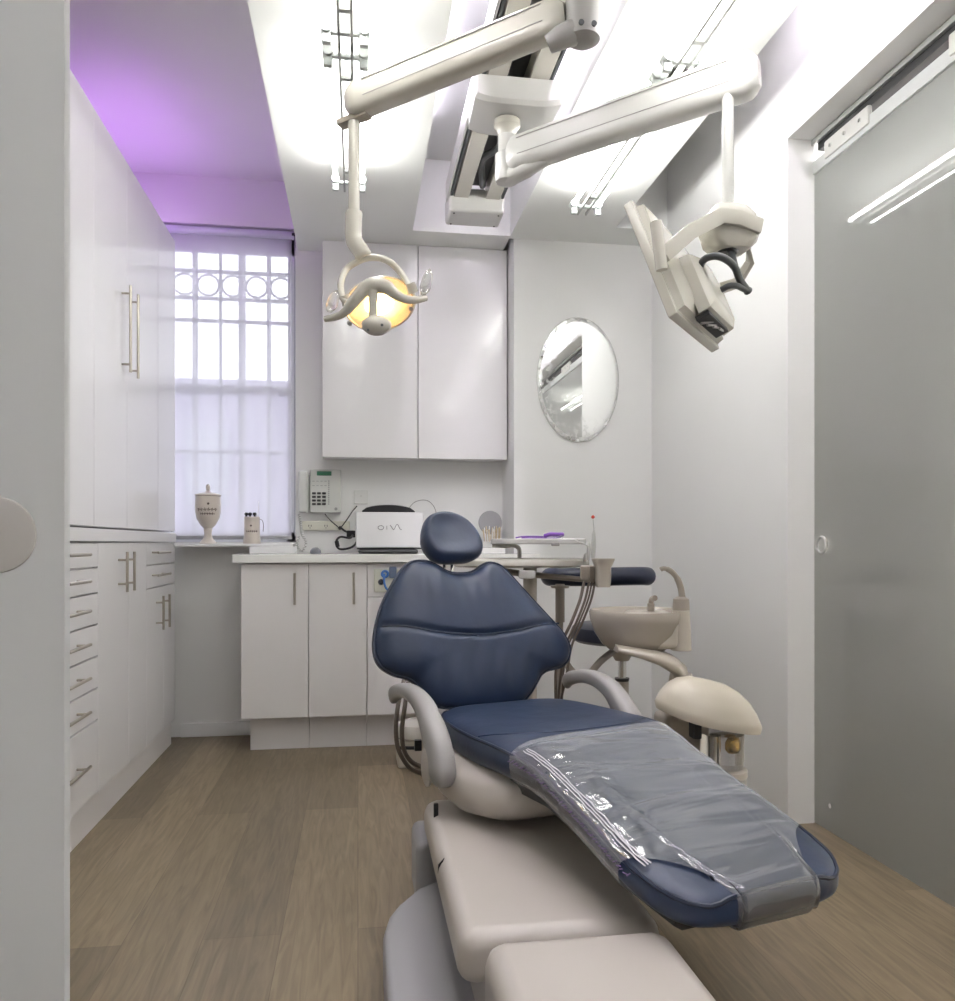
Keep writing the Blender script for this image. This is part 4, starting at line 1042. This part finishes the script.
# instrument tray
ty = at(538, 541, 2.98)
tr = thing('instrument_tray', 'white instrument tray raised on a bent cream bracket over the delivery table', 'tray', ty)
Mx = Matrix.Translation(ty)@rot
m = MB(); m.box(-.175, .165, -.10, .10, -.012, -.002, .004, mtx=Mx)
for (a0_, a1_, b0_, b1_) in ((-.175, .165, -.10, -.092), (-.175, .165, .092, .10), (-.175, -.167, -.1, .1), (.157, .165, -.1, .1)): m.box(a0_, a1_, b0_, b1_, -.008, .008, .002, 1, mtx=Mx)
m.build('tray_pan', offw, tr)
MB().tube(curve([at(492, 545.5, 2.98), at(505, 546, 2.98), at(514, 545.5, 2.98), at(519, 549, 2.98), at(519.5, 555, 2.98), at(519.5, 558.2, 2.98)]), .008, 10).build('bracket', cream, tr)
MB().box(.04, .07, -.108, -.1, -.018, -.006, .003, mtx=Mx).build('tray_grip', greyp, tr)
# violet eyewear on the tray
t = thing('safety_glasses', 'violet framed safety glasses lying on the white instrument tray', 'glasses', ty+Vector((0, 0, .0)))
m = MB()
z_ = .012
m.tube(curve([Mx@Vector(p) for p in ((-.085, -.04, z_), (-.06, -.045, z_+.004), (-.02, -.04, z_+.005), (.02, -.03, z_+.004))]), .003, 6)
m.tube(curve([Mx@Vector(p) for p in ((.02, -.03, z_+.006), (.04, -.045, z_+.012), (.06, -.045, z_+.012), (.09, -.03, z_+.012))]), [.004]+[.008]*24, 8)
m.tube(curve([Mx@Vector(p) for p in ((.09, -.03, z_+.008), (.07, .0, z_), (.0, .03, z_), (-.06, .03, z_))]), .003, 6)
m.build('frame', violet, t)
m = MB(); m.box(.03, .088, -.046, -.043, z_-.006, z_+.008, .001, 1, mtx=Mx); m.build('lens', clear, t)
#==================================================================== WORKTOP ITEMS
# laptop
lz = zt1
Yl = 3.93
def wk(x, y, Y=Yl): return onY(x, y, Y)
l0 = wk(356, 552); l1 = wk(424, 512)
dk = thing('laptop_dock', 'black laptop stand with raised rear hump on the back worktop', 'laptop stand', ((l0.x+l1.x)/2, Yl, lz))
MB().box(l0.x+.01, l1.x-.03, Yl-.02, Yl+.20, lz+.0005, lz+.022, .01, 3).build('base', black, dk)
hx0, hx1 = wk(362, 505, Yl+.2).x, wk(414, 505, Yl+.2).x
rings = []
for i in range(13):
    f_ = i/12; X = hx0+(hx1-hx0)*f_; zz = lz+.215+.03*math.sin(PI*f_)**.5
    rings.append([(X, Yl+.14, lz+.19), (X, Yl+.14, zz), (X, Yl+.18, zz+.004), (X, Yl+.21, zz-.01), (X, Yl+.21, lz+.19)])
MB().loft(rings).box(hx0+.05, hx1-.05, Yl+.17, Yl+.20, lz+.01, lz+.21).build('rear_hump', black, dk)
lt = thing('laptop', 'silver open laptop with its lid facing the room, logo upside down', 'laptop', ((l0.x+l1.x)/2, Yl, lz+.022))
z0_, z1_ = lz+.03, l1.z
Ml = Matrix.Translation(Vector((0, Yl, z0_)))@Matrix.Rotation(-.14, 4, 'X')
lid = MB().box(l0.x, l1.x, 0, .011, 0, (z1_-z0_)/math.cos(.14), .006, 3, mtx=Ml).build('lid', silver, lt)
MB().box(l0.x+.004, l1.x-.004, Yl+.012, Yl+.17, lz+.0225, lz+.036, .004).build('keyboard_base', mat('laptop_dark', (.10, .10, .11), .4), lt)
# logo strokes (upside-down wave logo)
m = MB(); sc2 = 1/F*3.98
def lg(x, y):
    p = wk(x, y, Yl-.002); d_ = (p.z-z0_)/math.cos(.14)
    return Ml@Vector((p.x, -.0012, d_))
m.tube([lg(381+2.7*math.cos(a)*1.05, 527.6+2.0*math.sin(a)) for a in [2*PI*i/20 for i in range(21)]], .0015, 5, cap=False)
m.tube([lg(387, 529.5), lg(387, 525.7)], .0014, 5)
m.tube(curve([lg(390.2, 525.0), lg(391.6, 526.6), lg(393.2, 529.2), lg(394.4, 529.2), lg(396.6, 524.8), lg(398.0, 524.8), lg(400.2, 529.0), lg(401.8, 529.6)]), .0014, 5)
m.build('logo', mat('logo_grey', (.14, .14, .15), .4), lid)
# mouse
mp_ = onY(315.5, 551, 3.93)
t = thing('mouse', 'small grey computer mouse on the worktop below the telephone', 'mouse', (mp_.x, 3.93, lz))
rings = []
for (t_, h_) in ((1, .001), (1.04, .008), (.95, .018), (.7, .027), (.35, .032), (.05, .033)):
    rings.append([Vector((mp_.x+.026*t_*math.cos(2*PI*k/24), 3.93+.045*t_*math.sin(2*PI*k/24), lz+h_)) for k in range(24)])
MB().loft(rings).build('shell', mat('mouse_grey', (.22, .23, .25), .3), t)
# phone
Yp = YB
a0 = onY(310, 469, Yp-.04); a1 = onY(341, 513, Yp-.04)
ph = thing('desk_telephone', 'grey wall-mounted telephone with green display beside the window', 'telephone', ((a0.x+a1.x)/2, Yp-.03, a1.z))
MB().prism([Vector(p) for p in ((a0.x, Yp-.001, a0.z), (a0.x, Yp-.035, a0.z), (a0.x, Yp-.055, a1.z), (a0.x, Yp-.001, a1.z))], (a1.x-a0.x, 0, 0), .006).build('body', phonem, ph)
def pf(x, y): 
    p = onY(x, y, Yp-.047); f_ = (a0.z-p.z)/(a0.z-a1.z); return Vector((p.x, Yp-.036-.020*f_, p.z))
g0_, g1_ = pf(316.8, 471), pf(331.5, 475.5)
MB().box(g0_.x, g1_.x, g0_.y-.004, g0_.y+.006, g1_.z, g0_.z, .001, 1).build('display', lcd, ph)
for r_ in range(4):
    for c0 in range(3):
        p = pf(314+c0*5, 493.3+r_*3.6)
        MB().box(p.x-.0095, p.x+.0095, p.y-.005, p.y+.004, p.z-.0055, p.z+.0055, .002, 1).build('key', phonek, ph)
m = MB()
for r_ in range(12):
    p = pf(329, 481+r_*2.1); m.box(p.x-.004, p.x+.002, p.y-.003, p.y+.004, p.z-.003, p.z+.003)
for r_ in range(2):
    for c0 in range(4): p = pf(313.5+c0*4, 481+r_*4.5); m.box(p.x-.006, p.x+.006, p.y-.003, p.y+.004, p.z-.002, p.z+.001)
p = pf(336, 509); m.cyl((p.x, p.y+.002, p.z), (p.x, p.y-.003, p.z), .008, n=14)
m.build('function_key', mat('key_grey', (.30, .31, .30), .5), ph)
t0, t1 = onY(303, 470, Yp-.06), onY(303, 513, Yp-.06)
m = MB(); m.box(t0.x-.024, t0.x+.024, Yp-.065, Yp-.03, t1.z, t0.z, .014, 4)
hd = m.build('handset', mat('handset_grey', (.62, .63, .61), .4), ph)
MB().box(t0.x-.015, t0.x+.03, Yp-.032, Yp-.001, t1.z+.02, t0.z-.02, .004).build('cradle', phonem, ph)
# coiled cord hanging from the handset
pts = []
for i in range(260):
    f_ = i/259
    base = interp([(0, 299, 514), (.2, 301, 525), (.45, 302, 534), (.62, 306, 543), (.75, 302, 551), (.85, 297, 546), (1.0, 299, 536)], f_)
    c0 = onY(base[0], base[1], Yp-.06); a = f_*75
    pts.append(c0+Vector((.006*math.cos(a*2), .006*math.sin(a*2), .002*math.sin(a*2))))
MB().tube(pts, .0022, 5).build('coiled_cord', mat('cord_light', (.5, .5, .48), .5), ph)
# sockets and plates
p0, p1 = onY(302, 521, YB-.01), onY(344, 530.5, YB-.01)
t = thing('power_strip', 'ivory surface trunking strip with sockets under the telephone', 'power strip', ((p0.x+p1.x)/2, YB-.01, p1.z))
MB().box(p0.x, p1.x+.03, YB-.022, YB-.001, p1.z, p0.z, .004).build('body', ivory, t)
for x_ in (310, 326):
    q_ = onY(x_, 526, YB-.022); m = MB()
    for dx in (-.006, .006): m.box(q_.x+dx-.0015, q_.x+dx+.0015, YB-.024, YB-.021, q_.z-.004, q_.z+.006)
    m.box(q_.x-.002, q_.x+.002, YB-.024, YB-.021, q_.z-.012, q_.z-.008); m.build('socket', dark, t)
q_ = onY(361, 497, YB-.01)
t = thing('wall_plate', 'pale blank wall plate above the laptop', 'wall plate', (q_.x, YB-.005, q_.z-.04))
MB().box(q_.x-.036, q_.x+.036, YB-.009, YB-.001, q_.z-.036, q_.z+.036, .003).build('plate', mat('plate_grey', (.70, .70, .68), .5), t)
MB().cyl((q_.x, YB-.009, q_.z+.005), (q_.x, YB-.012, q_.z+.005), .005, n=10).build('screw', alum, t)
# cables
def cable(pts, r, label, mt2=black):
    o = MB().tube(curve(pts), r, 7).build('cable', mt2); tag(o, label, 'cable'); return o
cable([onY(325, 514, YB-.03), onY(330, 520, YB-.035), onY(337, 526, YB-.04), onY(340, 528, YB-.045), onY(346, 521, YB-.05), onY(352, 512, YB-.06), onY(357, 506, YB-.08)], .0028, 'thin black cable from telephone to the trunking strip')
m = MB(); m.tube(curve([onY(340, 527, YB-.05), onY(345, 531, YB-.08), onY(352, 534, YB-.1), onY(350, 538, YB-.16), onY(340, 537, YB-.2), onY(336, 543, YB-.22), onY(340, 549, YB-.22), onY(352, 547, YB-.2), onY(358, 540, YB-.18)]), .0055, 8)
m.tube([onY(336.5, 541, YB-.22), onY(338, 547, YB-.22)], .010, 10); m.box(-.022, .022, -.015, .015, -.018, .018, .004, mtx=Matrix.Translation(onY(351, 534, YB-.1))); m.cyl(onY(340, 528, YB-.04), onY(340, 528, YB-.025), .010, n=12)
tag(m.build('power_cable', black), 'thick black power cable with plug looping left of the laptop', 'cable')
cable([onY(404, 515, YB-.035), onY(409, 508, YB-.006), onY(415, 502, YB-.003), onY(424, 500, YB-.003), onY(431, 503, YB-.003), onY(436, 512, YB-.003)]+[onY(437, 530, YB-.003), Vector((onY(438, 545, YB).x, YB-.003, zt1+.002))], .0018, 'thin grey wire arching on the wall right of the laptop', greyp)
# urn on the sill
sz = wz0-.008
uy = 4.20
def urn(pxc, label):
    c0 = onY(pxc, 543, uy); o = Vector((c0.x, uy-.0, sz))
    return o
o = onY(208, 543, 4.13); o = Vector((o.x, 4.13, sz))
sill_ok = True
t = thing('lidded_urn', 'cream ceramic footed urn with lid and brown lettering on the window sill', 'jar', o)
k = 4.08/F
MB().lathe([(8*k, 0), (8.5*k, .8*k), (6.5*k, 2.5*k), (4*k, 6*k), (3.4*k, 10*k), (4.2*k, 13.5*k), (3.8*k, 14.8*k), (7*k, 18*k), (10.5*k, 24*k), (12*k, 31*k), (12.2*k, 38*k), (11.6*k, 46*k)], o, n=40).build('body', ceramic, t)
MB().lathe([(11.5*k, 45.6*k), (11.6*k, 46.3*k)], o, n=40).build('dark_rim', inkm, t)
MB().lathe([(12.3*k, 46.4*k), (12.2*k, 47.6*k), (8*k, 49*k), (3*k, 50*k), (1.6*k, 52*k), (2.2*k, 54.5*k), (1.6*k, 57*k), (.2*k, 58*k)], o, n=36).build('lid', ceramic, t)
def script(o, r0, zc, wid, rows, par, step=.55):
    m = MB()
    for (dz, w_, amp, seed) in rows:
        pts = []
        for i in range(90):
            f_ = i/89; a = -PI/2+.12+(f_-.5)*w_
            z_ = zc+dz+amp*2.2*math.sin(i*1.15+seed)*(.5+.5*math.sin(i*.41+seed))
            pts.append(o+Vector((r0*math.cos(a), r0*math.sin(a), z_)))
        m.tube(pts, .0009, 4)
    return m.build('lettering', inkm, par)
script(o, 12.25*k, 33*k, 0, [(0, 1.6, .0045, 0), (-4.2*k, 1.1, .0035, 2)], t)
MB().lathe([(.001, 0), (.006, .001), (.001, .002)], o+Vector((.012, -12.1*k, 38.5*k)), (0, -1, 0), n=8).build('emblem', inkm, t)
o = onY(252, 543, 4.12); o = Vector((o.x, 4.12, sz))
t = thing('brush_holder', 'small cream ceramic holder with black-tipped tools on the sill near the worktop', 'holder', o)
MB().lathe([(8.2*k, 0), (8.3*k, 3*k), (7.6*k, 8*k), (7.5*k, 26*k), (6.9*k, 26.3*k), (6.8*k, 20*k)], o, n=32).build('body', ceramic, t)
script(o, 7.75*k, 14*k, 0, [(-2*k, 1.5, .003, 1)], t)
MB().lathe([(.001, 0), (.005, .001), (.001, .002)], o+Vector((0, -7.6*k, 17.5*k)), (0, -1, 0), n=8).build('emblem', inkm, t)
for dx in (-.026, -.008, .014): MB().lathe([(.0045, 0), (.005, .05), (.005, .135), (.009, .137), (.010, .145), (.006, .150)], o+Vector((dx, -.01, .005)), n=10).build('tool', black, t)
MB().tube(curve([o+Vector((.034, 0, .125)), o+Vector((.05, 0, .115)), o+Vector((.056, 0, .09)), o+Vector((.054, 0, .06))]), .0018, 6).build('wire_loop', inkm, t)
MB().tube([o+Vector((.022, -.01, .02)), o+Vector((.034, -.012, .21))], [.003, .0015], 6).build('white_stick', papr, t)
# cotton stick container at the right end of the worktop
o = onY(492, 552, 4.00); o = Vector((o.x, 4.00, lz))
t = thing('swab_container', 'clear divided container of pale wooden swabs on the worktop behind the headrest', 'container', o)
MB().box(o.x-.055, o.x+.06, o.y-.04, o.y+.04, lz+.0005, lz+.06, .004).build('tray', mat('container_white', (.66, .66, .64), .4), t)
for k_ in range(26):
    a = random.uniform(-.35, .35); x_ = o.x-.035+.075*(k_/25); y_ = o.y+random.uniform(-.02, .02)
    MB().tube([(x_, y_, lz+.02), (x_+.05*math.sin(a), y_, lz+.125+random.uniform(-.01, .015))], .0022, 5).build('swab', straw if k_ % 3 else papr, t)
o2_ = onY(490, 522, 4.10)
t = thing('round_lid', 'grey round dish standing on edge behind the swab container', 'dish', (o2_.x, 4.10, lz))
MB().lathe([(.001, 0), (.055, .001), (.062, .006), (.062, .012)], (o2_.x, 4.10, o2_.z-.005), (0, -1, .15), n=36).build('dish', mat('dish_grey', (.28, .28, .29), .35), t)
MB().box(o2_.x-.03, o2_.x+.03, 4.10, 4.14, lz+.0005, o2_.z-.045, .004).build('stand', mat('stand_white', (.7, .7, .7), .4), t)
o = onY(474, 552, 3.97)
for i, (dx, hh) in enumerate(((0, .055),)):
    t = thing('tissue_box', 'low white box on the worktop just right of the headrest', 'box', (o.x+.02, 3.90, lz))
    MB().box(o.x-.02, o.x+.14, 3.86, 3.95, lz+.0005, lz+.03, .004).build('box', papr, t)
    MB().box(o.x+.01, o.x+.11, 3.88, 3.93, lz+.0300, lz+.032, .0005, 1).build('top_slot', greyp, t)
#==================================================================== CAMERA, WORLD
cam = bpy.data.cameras.new('camera'); co = bpy.data.objects.new('camera', cam); COL.objects.link(co)
co.location = (0, 0, H); co.rotation_euler = (PI/2, 0, -TH)
cam.sensor_fit = 'HORIZONTAL'; cam.sensor_width = 36; cam.lens = 36*F/955
cam.shift_y = (HY-500.5)/955; cam.clip_start = .02
sc.camera = co
w = bpy.data.worlds.new('sky'); sc.world = w; w.use_nodes = True
w.node_tree.nodes['Background'].inputs['Color'].default_value = (.93, .95, 1, 1)
w.node_tree.nodes['Background'].inputs['Strength'].default_value = 3.0
sc.view_settings.view_transform = 'Standard'; sc.view_settings.look = 'None'
sc.view_settings.exposure = EXPO; sc.view_settings.gamma = 1; sc.view_settings.use_curve_mapping = False
